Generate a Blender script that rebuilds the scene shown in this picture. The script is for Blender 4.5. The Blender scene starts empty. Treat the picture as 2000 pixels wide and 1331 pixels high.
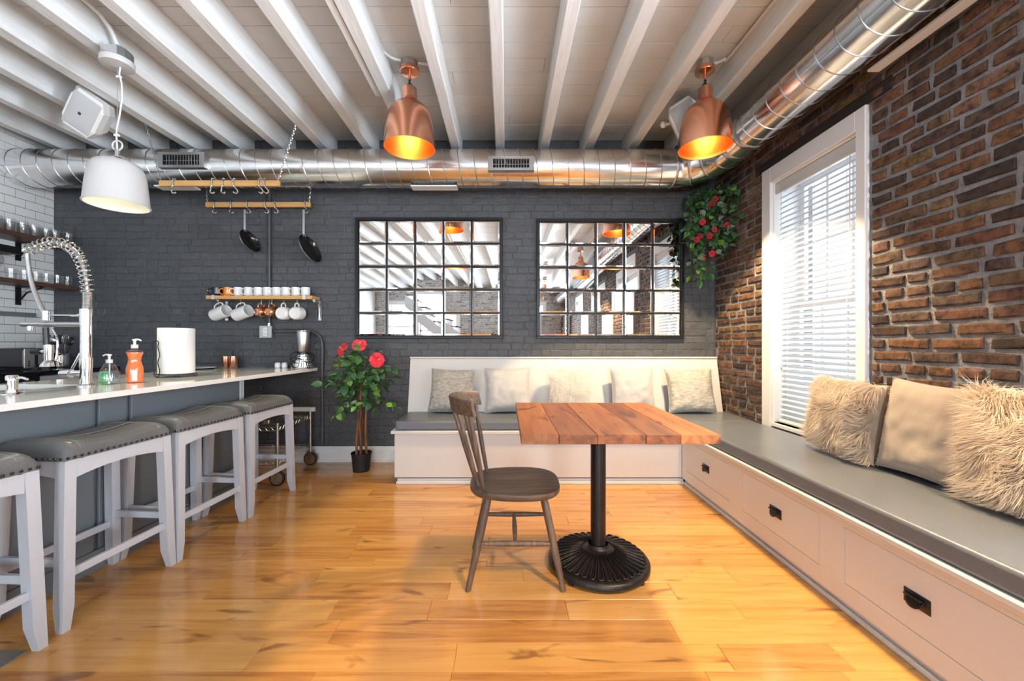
import bpy, bmesh, math, random
import numpy as np
from mathutils import Vector, Matrix, noise

random.seed(7)
S = bpy.context.scene
COL = S.collection
PI = math.pi
R = math.radians

# ------------------------------------------------------------------ camera, world, daylight, exposure
cam_d = bpy.data.cameras.new('camera')
cam_d.sensor_width = 36.0
cam_d.lens = 778.0 / 2000.0 * 36.0
cam_d.shift_x = 12.0 / 2000.0
cam_d.shift_y = 4.5 / 2000.0
cam_d.clip_start = 0.05
cam = bpy.data.objects.new('camera', cam_d)
COL.objects.link(cam)
cam.location = (0, 0, 1.15)
cam.rotation_euler = (R(90), 0, 0)
S.camera = cam

world = bpy.data.worlds.new('daylight_sky')
S.world = world
world.use_nodes = True
bg = world.node_tree.nodes['Background']
bg.inputs['Color'].default_value = (0.93, 0.97, 1.0, 1)
bg.inputs['Strength'].default_value = 1.1

S.view_settings.view_transform = 'Standard'
S.view_settings.look = 'None'
S.view_settings.gamma = 1.0
S.view_settings.use_curve_mapping = False
S.view_settings.exposure = 0.15
S.cycles.max_bounces = 10
S.cycles.diffuse_bounces = 5
S.cycles.glossy_bounces = 5
S.cycles.transmission_bounces = 8
S.cycles.transparent_max_bounces = 12
S.cycles.sample_clamp_indirect = 6.0
S.cycles.use_denoising = True
S.cycles.caustics_reflective = False
S.cycles.caustics_refractive = False

# room dimensions (metres); the camera stands at the origin looking along +Y
YW, XR, XL, YF, ZC = 3.87, 2.04, -4.39, -5.0, 3.115
WINDOWS = [(2.30, 3.04), (0.62, 1.36), (-1.10, -0.36), (-2.90, -2.16)]      # openings in the right wall, along Y
WZ0, WZ1 = 0.545, 2.37
FRONTWIN = [(-3.95, -3.05), (-2.7, -1.8), (0.2, 1.3)]                             # openings in the front wall, along X
FZ0, FZ1 = 0.75, 2.55

def area(name, loc, rot, sx, sy, power, color):
    d = bpy.data.lights.new(name, 'AREA')
    d.shape = 'RECTANGLE'; d.size = sx; d.size_y = sy
    d.energy = power; d.color = color
    o = bpy.data.objects.new(name, d)
    COL.objects.link(o); o.location = loc; o.rotation_euler = rot
    return o

SIDE_POWER, FRONT_POWER = (9.0, 360.0, 300.0, 200.0), (70.0, 70.0, 230.0)
for i, (a, b) in enumerate(WINDOWS):          # daylight standing right outside each pane
    area('window_daylight', (XR + 0.30, (a + b) / 2, (WZ0 + WZ1) / 2), (0, R(90), 0), WZ1 - WZ0, b - a, SIDE_POWER[i], (0.84, 0.92, 1.0))
for i, (a, b) in enumerate(FRONTWIN):
    area('window_daylight', ((a + b) / 2, YF - 0.30, (FZ0 + FZ1) / 2), (R(90), 0, 0), b - a, FZ1 - FZ0, FRONT_POWER[i], (0.86, 0.93, 1.0))
COPPER_LAMP_POWER = (55.0, 370.0, 430.0)
WHITE_LAMP_POWER = 26.0

# ------------------------------------------------------------------ mesh helpers
class MB:
    """collects shapes into one mesh"""
    def __init__(self):
        self.v = []; self.f = []; self.sm = []; self.wn = False
    def add(self, vs, fs, M=None, smooth=False):
        n = len(self.v)
        if M is not None:
            vs = [M @ Vector(p) for p in vs]
        self.v.extend([tuple(p) for p in vs])
        self.f.extend([tuple(i + n for i in f) for f in fs])
        self.sm.extend([smooth] * len(fs))
        return self
    def box(self, x0, x1, y0, y1, z0, z1, M=None):
        vs = [(x0,y0,z0),(x1,y0,z0),(x1,y1,z0),(x0,y1,z0),(x0,y0,z1),(x1,y0,z1),(x1,y1,z1),(x0,y1,z1)]
        fs = [(3,2,1,0),(4,5,6,7),(0,1,5,4),(1,2,6,5),(2,3,7,6),(3,0,4,7)]
        return self.add(vs, fs, M)
    def bbox(self, x0, x1, y0, y1, z0, z1, b=0.005, seg=2, M=None, smooth=True):
        bm = bmesh.new()
        bmesh.ops.create_cube(bm, size=1)
        for p in bm.verts:
            p.co = Vector(((x0+x1)/2 + p.co.x*(x1-x0), (y0+y1)/2 + p.co.y*(y1-y0), (z0+z1)/2 + p.co.z*(z1-z0)))
        b = min(b, 0.49*min(x1-x0, y1-y0, z1-z0))
        bmesh.ops.bevel(bm, geom=bm.edges[:], offset=b, segments=seg, profile=0.5, affect='EDGES')
        bm.verts.index_update()
        vs = [p.co.copy() for p in bm.verts]
        fs = [[q.index for q in f.verts] for f in bm.faces]
        bm.free()
        if smooth: self.wn = True
        return self.add(vs, fs, M, smooth)
    def prism(self, poly, z0, z1, M=None):
        n = len(poly)
        vs = [(x,y,z0) for x,y in poly] + [(x,y,z1) for x,y in poly]
        fs = [tuple(range(n-1,-1,-1)), tuple(range(n,2*n))] + [(i,(i+1)%n,n+(i+1)%n,n+i) for i in range(n)]
        return self.add(vs, fs, M)
    def hexa(self, bot, top, M=None):
        """eight corners: four below and four above, both counter-clockwise seen from above"""
        fs = [(3,2,1,0),(4,5,6,7),(0,1,5,4),(1,2,6,5),(2,3,7,6),(3,0,4,7)]
        return self.add(list(bot)+list(top), fs, M)
    def lathe(self, prof, seg=32, M=None, smooth=True, cap0=False, cap1=False):
        vs, fs = [], []
        n = len(prof)
        for r, z in prof:
            for k in range(seg):
                a = 2*PI*k/seg
                vs.append((r*math.cos(a), r*math.sin(a), z))
        for i in range(n-1):
            for k in range(seg):
                k2 = (k+1) % seg
                fs.append((i*seg+k, i*seg+k2, (i+1)*seg+k2, (i+1)*seg+k))
        if cap0: fs.append(tuple(range(seg-1,-1,-1)))
        if cap1: fs.append(tuple((n-1)*seg+k for k in range(seg)))
        return self.add(vs, fs, M, smooth)
    def tube(self, path, r, seg=8, closed=False, caps=True, M=None, smooth=True, up=None):
        P = [Vector(p) for p in path]
        n = len(P)
        rs = r if isinstance(r, (list, tuple)) else [r]*n
        T = []
        for i in range(n):
            a = P[(i-1) % n] if (closed or i > 0) else P[i]
            b = P[(i+1) % n] if (closed or i < n-1) else P[i]
            t = b - a
            T.append(t.normalized() if t.length > 1e-9 else Vector((0,0,1)))
        u = Vector(up) if up else (Vector((0,0,1)) if abs(T[0].z) < 0.9 else Vector((1,0,0)))
        vs, fs = [], []
        for i in range(n):
            u = (u - T[i]*u.dot(T[i]))
            if u.length < 1e-6: u = T[i].orthogonal()
            u.normalize()
            w = T[i].cross(u)
            for k in range(seg):
                a = 2*PI*k/seg
                vs.append(P[i] + (u*math.cos(a) + w*math.sin(a))*rs[i])
        m = n if closed else n-1
        for i in range(m):
            j = (i+1) % n
            for k in range(seg):
                k2 = (k+1) % seg
                fs.append((i*seg+k, i*seg+k2, j*seg+k2, j*seg+k))
        if caps and not closed:
            fs.append(tuple(range(seg-1,-1,-1)))
            fs.append(tuple((n-1)*seg+k for k in range(seg)))
        return self.add(vs, fs, M, smooth)
    def ball(self, c, r, sx=1, sy=1, sz=1, seg=12, rings=8, M=None):
        prof = [(max(1e-5, math.sin(PI*i/rings)), -math.cos(PI*i/rings)) for i in range(rings+1)]
        L = Matrix.Translation(c) @ Matrix.Diagonal((r*sx, r*sy, r*sz, 1))
        return self.lathe(prof, seg, (M @ L) if M is not None else L)
    def grid(self, fn, nu, nv, M=None, smooth=True, flip=False):
        vs = [fn(i/nu, j/nv) for j in range(nv+1) for i in range(nu+1)]
        fs = []
        for j in range(nv):
            for i in range(nu):
                a = j*(nu+1)+i
                q = (a, a+1, a+nu+2, a+nu+1)
                fs.append(q[::-1] if flip else q)
        return self.add(vs, fs, M, smooth)
    def mesh(self, name, m):
        me = bpy.data.meshes.new(name)
        me.from_pydata(self.v, [], self.f)
        me.polygons.foreach_set('use_smooth', self.sm)
        if m is not None: me.materials.append(m)
        me.update()
        return me

def cyl(mb, x, y, z0, z1, r, seg=20, r1=None, M=None):
    L = Matrix.Translation((x, y, 0))
    r1 = r if r1 is None else r1
    mb.lathe([(r, z0), (r1, z1)], seg, (M @ L) if M is not None else L, True, True, True)
    return mb

def rod(mb, a, b, r, seg=10, r1=None, M=None):
    mb.tube([a, b], [r, r if r1 is None else r1], seg, M=M)
    return mb

def link(o, parent=None):
    COL.objects.link(o)
    if parent is not None: o.parent = parent
    return o

def obj(name, mb, m, parent=None, sharp=True):
    me = mb.mesh(name, m) if isinstance(mb, MB) else mb
    if sharp and isinstance(mb, MB) and any(mb.sm):
        try: me.set_sharp_from_angle(angle=R(38))
        except Exception: pass
    o = bpy.data.objects.new(name, me)
    if isinstance(mb, MB) and mb.wn:
        w = o.modifiers.new('flat_faces', 'WEIGHTED_NORMAL'); w.keep_sharp = True; w.weight = 100
    return link(o, parent)

def place(name, me, parent, loc=(0,0,0), rot=(0,0,0), scale=(1,1,1)):
    o = bpy.data.objects.new(name, me)
    o.location = loc; o.rotation_euler = rot; o.scale = scale
    return link(o, parent)

def tag(o, label, cat, group=None):
    o['label'] = label; o['category'] = cat
    if group: o['group'] = group
    return o

def thing(name, label, cat, loc=(0,0,0), rotz=0.0, group=None):
    o = bpy.data.objects.new(name, None)
    o.empty_display_size = 0.05
    o.location = loc; o.rotation_euler = (0, 0, rotz)
    COL.objects.link(o)
    return tag(o, label, cat, group)

def struct(name, mb, m, parent=None):
    o = obj(name, mb, m, parent)
    if parent is None: o['kind'] = 'structure'
    return o

def copy_tree(o, parent=None):
    c = o.copy(); COL.objects.link(c); c.parent = parent
    for ch in list(o.children):
        copy_tree(ch, c)
    return c

def dup(o, label, loc=None, rotz=None, group=None):
    c = copy_tree(o)
    c['label'] = label
    if loc is not None: c.location = loc
    if rotz is not None: c.rotation_euler = (c.rotation_euler.x, c.rotation_euler.y, rotz)
    if group: c['group'] = group
    return c

# ------------------------------------------------------------------ material helpers
def mat(name, color=(0.8,0.8,0.8), rough=0.5, metal=0.0, bump=None, var=None, coat=0.0, trans=0.0, ior=1.45, spec=None, sheen=0.0, emit=None, stretch=None):
    """plain principled surface; var=(scale, amount) mottles the colour, bump=(scale, strength) roughens it"""
    m = bpy.data.materials.new(name); m.use_nodes = True
    nt = m.node_tree; N = nt.nodes; L = nt.links
    b = N['Principled BSDF']
    b.inputs['Base Color'].default_value = (*color, 1)
    b.inputs['Roughness'].default_value = rough
    b.inputs['Metallic'].default_value = metal
    b.inputs['IOR'].default_value = ior
    b.inputs['Coat Weight'].default_value = coat
    b.inputs['Coat Roughness'].default_value = 0.08
    b.inputs['Transmission Weight'].default_value = trans
    if spec is not None: b.inputs['Specular IOR Level'].default_value = spec
    if sheen: b.inputs['Sheen Weight'].default_value = sheen
    if emit:
        b.inputs['Emission Color'].default_value = (*emit[0], 1)
        b.inputs['Emission Strength'].default_value = emit[1]
    if bump or var:
        tc = N.new('ShaderNodeTexCoord')
        mp = N.new('ShaderNodeMapping')
        if stretch: mp.inputs['Scale'].default_value = stretch
        L.new(tc.outputs['Object'], mp.inputs['Vector'])
    if var:
        n = N.new('ShaderNodeTexNoise'); n.inputs['Scale'].default_value = var[0]; n.inputs['Detail'].default_value = 5
        r = N.new('ShaderNodeValToRGB')
        k = var[1]
        r.color_ramp.elements[0].position = 0.3; r.color_ramp.elements[1].position = 0.72
        r.color_ramp.elements[0].color = (*[c*(1-k) for c in color], 1)
        r.color_ramp.elements[1].color = (*[min(1, c*(1+k*0.6)) for c in color], 1)
        L.new(mp.outputs['Vector'], n.inputs['Vector']); L.new(n.outputs['Fac'], r.inputs['Fac'])
        L.new(r.outputs['Color'], b.inputs['Base Color'])
    if bump:
        n2 = N.new('ShaderNodeTexNoise'); n2.inputs['Scale'].default_value = bump[0]; n2.inputs['Detail'].default_value = 6
        bp = N.new('ShaderNodeBump'); bp.inputs['Strength'].default_value = bump[1]; bp.inputs['Distance'].default_value = 0.01
        L.new(mp.outputs['Vector'], n2.inputs['Vector']); L.new(n2.outputs['Fac'], bp.inputs['Height'])
        L.new(bp.outputs['Normal'], b.inputs['Normal'])
    return m

def ramp(N, stops):
    r = N.new('ShaderNodeValToRGB')
    e = r.color_ramp.elements
    while len(e) > 1: e.remove(e[-1])
    e[0].position = stops[0][0]; e[0].color = (*stops[0][1], 1)
    for p, c in stops[1:]:
        x = e.new(p); x.color = (*c, 1)
    return r

def brick_mat(name, stops, joined, speck, rough=0.85, bump=0.5, dirt=0.6):
    """each brick takes its own tone from the ramp; pits and stains over it"""
    m = bpy.data.materials.new(name); m.use_nodes = True
    nt = m.node_tree; N = nt.nodes; L = nt.links; b = N['Principled BSDF']
    b.inputs['Roughness'].default_value = rough
    if joined:
        src = N.new('ShaderNodeNewGeometry').outputs['Random Per Island']
    else:
        src = N.new('ShaderNodeObjectInfo').outputs['Random']
    r = ramp(N, stops); r.color_ramp.interpolation = 'LINEAR'
    L.new(src, r.inputs['Fac'])
    pos = N.new('ShaderNodeNewGeometry').outputs['Position']
    n1 = N.new('ShaderNodeTexNoise'); n1.inputs['Scale'].default_value = 26; n1.inputs['Detail'].default_value = 7; n1.inputs['Roughness'].default_value = 0.7
    L.new(pos, n1.inputs['Vector'])
    rr = ramp(N, [(0.36, (dirt*0.35,)*3), (0.55, (1,1,1)), (0.8, (1.25,1.2,1.15))])
    L.new(n1.outputs['Fac'], rr.inputs['Fac'])
    mx = N.new('ShaderNodeMix'); mx.data_type = 'RGBA'; mx.blend_type = 'MULTIPLY'; mx.inputs['Factor'].default_value = 1.0
    L.new(r.outputs['Color'], mx.inputs['A']); L.new(rr.outputs['Color'], mx.inputs['B'])
    n2 = N.new('ShaderNodeTexNoise'); n2.inputs['Scale'].default_value = 75; n2.inputs['Detail'].default_value = 3
    L.new(pos, n2.inputs['Vector'])
    r2 = ramp(N, [(0.64, (0,0,0)), (0.72, (1,1,1))])
    L.new(n2.outputs['Fac'], r2.inputs['Fac'])
    mx2 = N.new('ShaderNodeMix'); mx2.data_type = 'RGBA'
    ml = N.new('ShaderNodeMath'); ml.operation = 'MULTIPLY'; ml.inputs[1].default_value = 0.7
    L.new(r2.outputs['Color'], ml.inputs[0]); L.new(ml.outputs[0], mx2.inputs['Factor'])
    L.new(mx.outputs['Result'], mx2.inputs['A']); mx2.inputs['B'].default_value = (*speck, 1)
    L.new(mx2.outputs['Result'], b.inputs['Base Color'])
    bp = N.new('ShaderNodeBump'); bp.inputs['Strength'].default_value = bump; bp.inputs['Distance'].default_value = 0.012
    L.new(n1.outputs['Fac'], bp.inputs['Height']); L.new(bp.outputs['Normal'], b.inputs['Normal'])
    return m

def wood_mat(name, stops, axis=0, scale=1.0, rough=0.35, coat=0.0, knots=None, world_space=True, per_object=0.5, bump=0.08, grain=28.0, per_island=False):
    """long grain along one axis, each board its own tone; knots=(tone, strength)"""
    m = bpy.data.materials.new(name); m.use_nodes = True
    nt = m.node_tree; N = nt.nodes; L = nt.links; b = N['Principled BSDF']
    b.inputs['Roughness'].default_value = rough
    b.inputs['Coat Weight'].default_value = coat; b.inputs['Coat Roughness'].default_value = 0.10
    if world_space:
        vec = N.new('ShaderNodeNewGeometry').outputs['Position']
    else:
        vec = N.new('ShaderNodeTexCoord').outputs['Object']
    rnd = N.new('ShaderNodeNewGeometry').outputs['Random Per Island'] if per_island else N.new('ShaderNodeObjectInfo').outputs['Random']
    off = N.new('ShaderNodeMath'); off.operation = 'MULTIPLY'; off.inputs[1].default_value = 37.0
    L.new(rnd, off.inputs[0])
    cb = N.new('ShaderNodeCombineXYZ')
    for k in range(3): L.new(off.outputs[0], cb.inputs[k])
    ad = N.new('ShaderNodeVectorMath'); ad.operation = 'ADD'
    L.new(vec, ad.inputs[0]); L.new(cb.outputs[0], ad.inputs[1])
    mp = N.new('ShaderNodeMapping')
    sc = [grain*scale]*3; sc[axis] = 1.6*scale
    mp.inputs['Scale'].default_value = sc
    L.new(ad.outputs[0], mp.inputs['Vector'])
    n = N.new('ShaderNodeTexNoise'); n.inputs['Scale'].default_value = 1.0; n.inputs['Detail'].default_value = 6; n.inputs['Roughness'].default_value = 0.62; n.inputs['Distortion'].default_value = 0.6
    L.new(mp.outputs['Vector'], n.inputs['Vector'])
    a = N.new('ShaderNodeMath'); a.operation = 'MULTIPLY_ADD'; a.inputs[1].default_value = per_object; a.inputs[2].default_value = -per_object/2
    L.new(rnd, a.inputs[0])
    s = N.new('ShaderNodeMath'); s.operation = 'ADD'
    L.new(n.outputs['Fac'], s.inputs[0]); L.new(a.outputs[0], s.inputs[1])
    r = ramp(N, stops); L.new(s.outputs[0], r.inputs['Fac'])
    out = r.outputs['Color']
    if knots:
        mp2 = N.new('ShaderNodeMapping'); sc2 = [7.5*scale]*3; sc2[axis] = 2.1*scale
        mp2.inputs['Scale'].default_value = sc2
        L.new(ad.outputs[0], mp2.inputs['Vector'])
        n3 = N.new('ShaderNodeTexNoise'); n3.inputs['Scale'].default_value = 1.0; n3.inputs['Detail'].default_value = 2; n3.inputs['Distortion'].default_value = 1.6
        L.new(mp2.outputs['Vector'], n3.inputs['Vector'])
        r3 = ramp(N, [(knots[2], (0,0,0)), (knots[2]+0.09, (1,1,1))]); L.new(n3.outputs['Fac'], r3.inputs['Fac'])
        ml = N.new('ShaderNodeMath'); ml.operation = 'MULTIPLY'; ml.inputs[1].default_value = knots[1]
        L.new(r3.outputs['Color'], ml.inputs[0])
        mx = N.new('ShaderNodeMix'); mx.data_type = 'RGBA'; mx.inputs['B'].default_value = (*knots[0], 1)
        L.new(ml.outputs[0], mx.inputs['Factor']); L.new(out, mx.inputs['A'])
        out = mx.outputs['Result']
    L.new(out, b.inputs['Base Color'])
    if bump:
        bp = N.new('ShaderNodeBump'); bp.inputs['Strength'].default_value = bump; bp.inputs['Distance'].default_value = 0.004
        L.new(n.outputs['Fac'], bp.inputs['Height']); L.new(bp.outputs['Normal'], b.inputs['Normal'])
    return m

def glass_mat(name, tint=(1,1,1), gloss=0.12):
    """thin clear pane or bottle wall: lets light straight through and mirrors a little"""
    m = bpy.data.materials.new(name); m.use_nodes = True
    nt = m.node_tree; N = nt.nodes; L = nt.links
    N.remove(N['Principled BSDF'])
    t = N.new('ShaderNodeBsdfTransparent'); t.inputs['Color'].default_value = (*tint, 1)
    g = N.new('ShaderNodeBsdfGlossy'); g.inputs['Roughness'].default_value = 0.03
    lw = N.new('ShaderNodeLayerWeight'); lw.inputs['Blend'].default_value = 0.5
    pw = N.new('ShaderNodeMath'); pw.operation = 'POWER'; pw.inputs[1].default_value = 4.0
    L.new(lw.outputs['Facing'], pw.inputs[0])
    ma = N.new('ShaderNodeMath'); ma.operation = 'MULTIPLY_ADD'; ma.inputs[1].default_value = 0.45; ma.inputs[2].default_value = gloss
    L.new(pw.outputs[0], ma.inputs[0])
    x = N.new('ShaderNodeMixShader')
    L.new(ma.outputs[0], x.inputs[0]); L.new(t.outputs[0], x.inputs[1]); L.new(g.outputs[0], x.inputs[2])
    L.new(x.outputs[0], N['Material Output'].inputs['Surface'])
    return m

def translucent_mat(name, color, k=0.45):
    m = bpy.data.materials.new(name); m.use_nodes = True
    nt = m.node_tree; N = nt.nodes; L = nt.links
    b = N['Principled BSDF']; b.inputs['Base Color'].default_value = (*color, 1); b.inputs['Roughness'].default_value = 0.45
    t = N.new('ShaderNodeBsdfTranslucent'); t.inputs['Color'].default_value = (*color, 1)
    x = N.new('ShaderNodeMixShader'); x.inputs[0].default_value = k
    L.new(b.outputs[0], x.inputs[1]); L.new(t.outputs[0], x.inputs[2])
    L.new(x.outputs[0], N['Material Output'].inputs['Surface'])
    return m

M = {}
M['mortar'] = mat('mortar', (0.235,0.24,0.25), 0.95, bump=(60,0.8), var=(14,0.35))
BRK = [(0.0,(0.036,0.025,0.022)),(0.14,(0.080,0.043,0.030)),(0.28,(0.135,0.066,0.036)),(0.44,(0.185,0.087,0.040)),(0.56,(0.085,0.052,0.042)),(0.68,(0.195,0.118,0.048)),(0.80,(0.062,0.041,0.038)),(0.92,(0.175,0.068,0.038)),(1.0,(0.25,0.165,0.11))]
M['brick'] = brick_mat('old_brick', BRK, False, (0.03,0.022,0.02))
M['brick_joined'] = brick_mat('old_brick_run', BRK, True, (0.03,0.022,0.02))
CHAR = [(0.0,(0.066,0.071,0.080)),(0.5,(0.073,0.079,0.089)),(1.0,(0.081,0.087,0.097))]
M['dark_brick'] = brick_mat('charcoal_painted_brick', CHAR, False, (0.075,0.08,0.088), 0.42, 0.55, 2.4)
M['dark_brick_joined'] = brick_mat('charcoal_painted_brick_run', CHAR, True, (0.075,0.08,0.088), 0.42, 0.55, 2.4)
M['dark_mortar'] = mat('charcoal_painted_mortar', (0.067,0.072,0.081), 0.5, bump=(45,0.8), var=(20,0.2))
WHT = [(0.0,(0.30,0.29,0.29)),(0.4,(0.52,0.51,0.50)),(1.0,(0.68,0.67,0.66))]
M['white_brick'] = brick_mat('whitewashed_brick', WHT, True, (0.12,0.11,0.11), 0.8, 0.5, 0.9)
M['white_mortar'] = mat('pale_mortar', (0.55,0.54,0.53), 0.9, bump=(40,0.6))
M['tile'] = mat('white_glazed_tile', (0.82,0.83,0.84), 0.12, coat=0.4)
M['grout'] = mat('dark_grout', (0.07,0.072,0.075), 0.9)
M['white_wall'] = mat('white_wall_paint', (0.78,0.78,0.77), 0.6)
M['ceiling'] = mat('white_ceiling_boards', (0.66,0.685,0.69), 0.5, bump=(18,0.15), var=(3,0.07))
M['joist'] = mat('white_painted_joist', (0.80,0.82,0.83), 0.42, bump=(7,0.35), var=(6,0.06), stretch=(6,0.8,6))
M['floor'] = wood_mat('honey_hickory', [(0.20,(0.33,0.135,0.036)),(0.38,(0.48,0.225,0.060)),(0.55,(0.56,0.285,0.080)),(0.75,(0.62,0.345,0.108)),(0.9,(0.66,0.40,0.15))], 0, 1.0, 0.20, 0.5, ((0.19,0.075,0.025), 0.75, 0.635), True, 0.28, 0.03)
M['floor_joined'] = wood_mat('honey_hickory_run', [(0.20,(0.33,0.135,0.036)),(0.38,(0.48,0.225,0.060)),(0.55,(0.56,0.285,0.080)),(0.75,(0.62,0.345,0.108)),(0.9,(0.66,0.40,0.15))], 0, 1.0, 0.20, 0.5, ((0.19,0.075,0.025), 0.75, 0.635), True, 0.28, 0.03, per_island=True)
M['gap'] = mat('dark_gap', (0.035,0.018,0.01), 0.9)
M['cedar'] = wood_mat('red_cedar', [(0.2,(0.09,0.025,0.010)),(0.4,(0.20,0.062,0.020)),(0.6,(0.30,0.105,0.032)),(0.8,(0.40,0.175,0.052)),(0.95,(0.54,0.30,0.10))], 1, 1.0, 0.46, 0.0, ((0.07,0.02,0.018), 0.9, 0.61), True, 0.42, 0.06, grain=22)
M['chair'] = wood_mat('grey_brown_oak', [(0.25,(0.045,0.029,0.021)),(0.5,(0.105,0.068,0.047)),(0.75,(0.20,0.135,0.095))], 0, 1.5, 0.45, 0.0, None, False, 0.12, 0.2, grain=40)
M['chair_leg'] = wood_mat('grey_brown_oak_rail', [(0.25,(0.045,0.030,0.023)),(0.5,(0.105,0.070,0.050)),(0.75,(0.20,0.14,0.10))], 2, 1.5, 0.45, 0.0, None, False, 0.12, 0.2, grain=40)
M['bamboo'] = wood_mat('blond_wood', [(0.25,(0.50,0.25,0.075)),(0.5,(0.62,0.34,0.115)),(0.8,(0.70,0.42,0.16))], 0, 1.0, 0.4, 0.1, None, True, 0.1, 0.05, grain=30)
M['walnut'] = wood_mat('dark_shelf_wood', [(0.25,(0.045,0.02,0.012)),(0.55,(0.10,0.045,0.024)),(0.85,(0.18,0.085,0.045))], 1, 1.0, 0.45, 0.0, None, True, 0.1, 0.15)
M['bench'] = mat('white_bench_paint', (0.62,0.62,0.62), 0.38)
M['kick'] = mat('pale_grey_paint', (0.62,0.64,0.66), 0.4)
M['trimwhite'] = mat('white_trim_paint', (0.80,0.81,0.82), 0.35)
M['cushion'] = mat('grey_vinyl', (0.135,0.152,0.178), 0.30, bump=(160,0.10), var=(5,0.06))
M['stool_leather'] = mat('grey_leather', (0.135,0.140,0.145), 0.36, bump=(120,0.15), var=(9,0.08))
M['stool_paint'] = mat('pale_grey_stool_paint', (0.56,0.60,0.67), 0.42, bump=(30,0.08), stretch=(8,8,1))
M['thread'] = mat('pale_thread', (0.42,0.42,0.42), 0.7)
M['island'] = mat('slate_grey_paint', (0.155,0.175,0.195), 0.45)
M['quartz'] = mat('white_quartz', (0.90,0.90,0.88), 0.09, coat=0.3)
M['chrome'] = mat('chrome', (0.86,0.87,0.88), 0.06, 1.0)
M['steel'] = mat('brushed_steel', (0.62,0.63,0.64), 0.28, 1.0)
M['wire'] = mat('zinc_wire', (0.50,0.51,0.52), 0.3, 1.0)
M['duct'] = mat('galvanised_steel', (0.84,0.85,0.86), 0.19, 1.0, bump=(3.0,0.12), var=(4,0.10))
M['seam'] = mat('duct_seam_steel', (0.55,0.56,0.58), 0.3, 1.0)
M['copper'] = mat('brushed_copper', (0.84,0.40,0.26), 0.17, 1.0, bump=(60,0.05), stretch=(1,1,14))
M['copper_in'] = mat('polished_copper_lining', (0.88,0.42,0.13), 0.36, 1.0)
M['mug_copper'] = mat('mug_copper', (0.85,0.42,0.25), 0.16, 1.0)
M['white_enamel'] = mat('white_enamel', (0.60,0.60,0.60), 0.28)
M['white_plastic'] = mat('white_plastic', (0.78,0.78,0.77), 0.42)
M['grille'] = mat('pale_grey_grille', (0.50,0.51,0.52), 0.6, bump=(260,0.3))
M['black_iron'] = mat('black_iron', (0.010,0.008,0.009), 0.34, 0.0, bump=(120,0.2), coat=0.0)
M['black_metal'] = mat('black_metal', (0.012,0.012,0.014), 0.35, 0.3)
M['black_plastic'] = mat('black_plastic', (0.014,0.014,0.015), 0.3)
M['black_stone'] = mat('black_stone', (0.012,0.012,0.013), 0.12)
M['nonstick'] = mat('black_nonstick', (0.010,0.010,0.010), 0.16)
M['rubber'] = mat('black_rubber', (0.015,0.015,0.016), 0.6)
M['mirror'] = mat('mirror_silver', (0.93,0.94,0.94), 0.0, 1.0)
M['ceramic'] = mat('white_ceramic', (0.84,0.84,0.83), 0.12, coat=0.3)
M['ceramic_black'] = mat('black_ceramic', (0.010,0.011,0.018), 0.10, coat=0.3)
M['ceramic_orange'] = mat('orange_ceramic', (0.85,0.25,0.015), 0.14, coat=0.3)
M['paper'] = mat('paper_towel', (0.86,0.86,0.85), 0.9, bump=(70,0.3))
M['glass'] = glass_mat('clear_glass', (0.985,0.99,0.99), 0.10)
M['pane'] = glass_mat('window_glass', (0.97,0.98,0.985), 0.02)
M['soap_orange'] = mat('orange_soap', (1.0,0.22,0.06), 0.12, trans=0.0, ior=1.33)
M['soap_green'] = mat('green_soap', (0.05,0.70,0.16), 0.12, trans=0.0, ior=1.33)
M['soap_clear'] = glass_mat('clear_soap', (0.86,0.90,0.95), 0.10)
M['slat'] = translucent_mat('white_vinyl_slat', (0.77,0.78,0.80), 0.45)
M['velvet_tan'] = mat('champagne_velvet', (0.40,0.33,0.265), 0.75, bump=(60,0.08), sheen=0.5)
M['velvet_grey'] = mat('silver_velvet', (0.44,0.445,0.46), 0.6, bump=(60,0.08), sheen=0.4)
M['metallic'] = mat('silver_woven_cloth', (0.60,0.58,0.53), 0.40, 0.3, bump=(90,0.9), var=(26,0.35), stretch=(1,1,3))
M['fur'] = translucent_mat('cream_fur', (0.78,0.69,0.59), 0.40)
M['fur_white'] = translucent_mat('white_fur', (0.93,0.93,0.92), 0.45)
M['gunmetal'] = mat('dark_nailhead_metal', (0.10,0.10,0.105), 0.25, 1.0)
M['leaf'] = mat('dark_green_leaf', (0.055,0.165,0.055), 0.35, var=(20,0.35))
M['leaf_light'] = mat('light_green_leaf', (0.20,0.44,0.06), 0.4, var=(20,0.35))
M['leaf_grey'] = mat('silver_green_leaf', (0.22,0.31,0.24), 0.45, var=(25,0.4))
M['petal'] = mat('red_petal', (0.58,0.010,0.028), 0.45, sheen=0.3)
M['petal_pink'] = mat('coral_petal', (0.70,0.022,0.045), 0.5, sheen=0.3)
M['stamen'] = mat('yellow_stamen', (0.8,0.5,0.08), 0.6)
M['bark'] = mat('red_brown_bark', (0.27,0.105,0.045), 0.7, bump=(40,0.8), var=(18,0.6), stretch=(1,1,0.3))
M['twig'] = mat('green_twig', (0.07,0.085,0.03), 0.7)
M['soil'] = mat('dark_soil', (0.03,0.02,0.015), 0.95, bump=(60,1))
M['bulb'] = mat('glowing_warm_bulb', (1,0.8,0.5), 0.5, emit=((1.0,0.66,0.26), 14.0))
M['bulb_white'] = mat('glowing_white_bulb', (1,0.9,0.7), 0.5, emit=((1.0,0.95,0.60), 5.0))
M['bulb_dim'] = mat('glowing_distant_bulb', (1,0.8,0.5), 0.5, emit=((1.0,0.70,0.36), 6.0))
M['sticker'] = mat('yellow_sticker', (0.70,0.72,0.05), 0.6)
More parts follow.
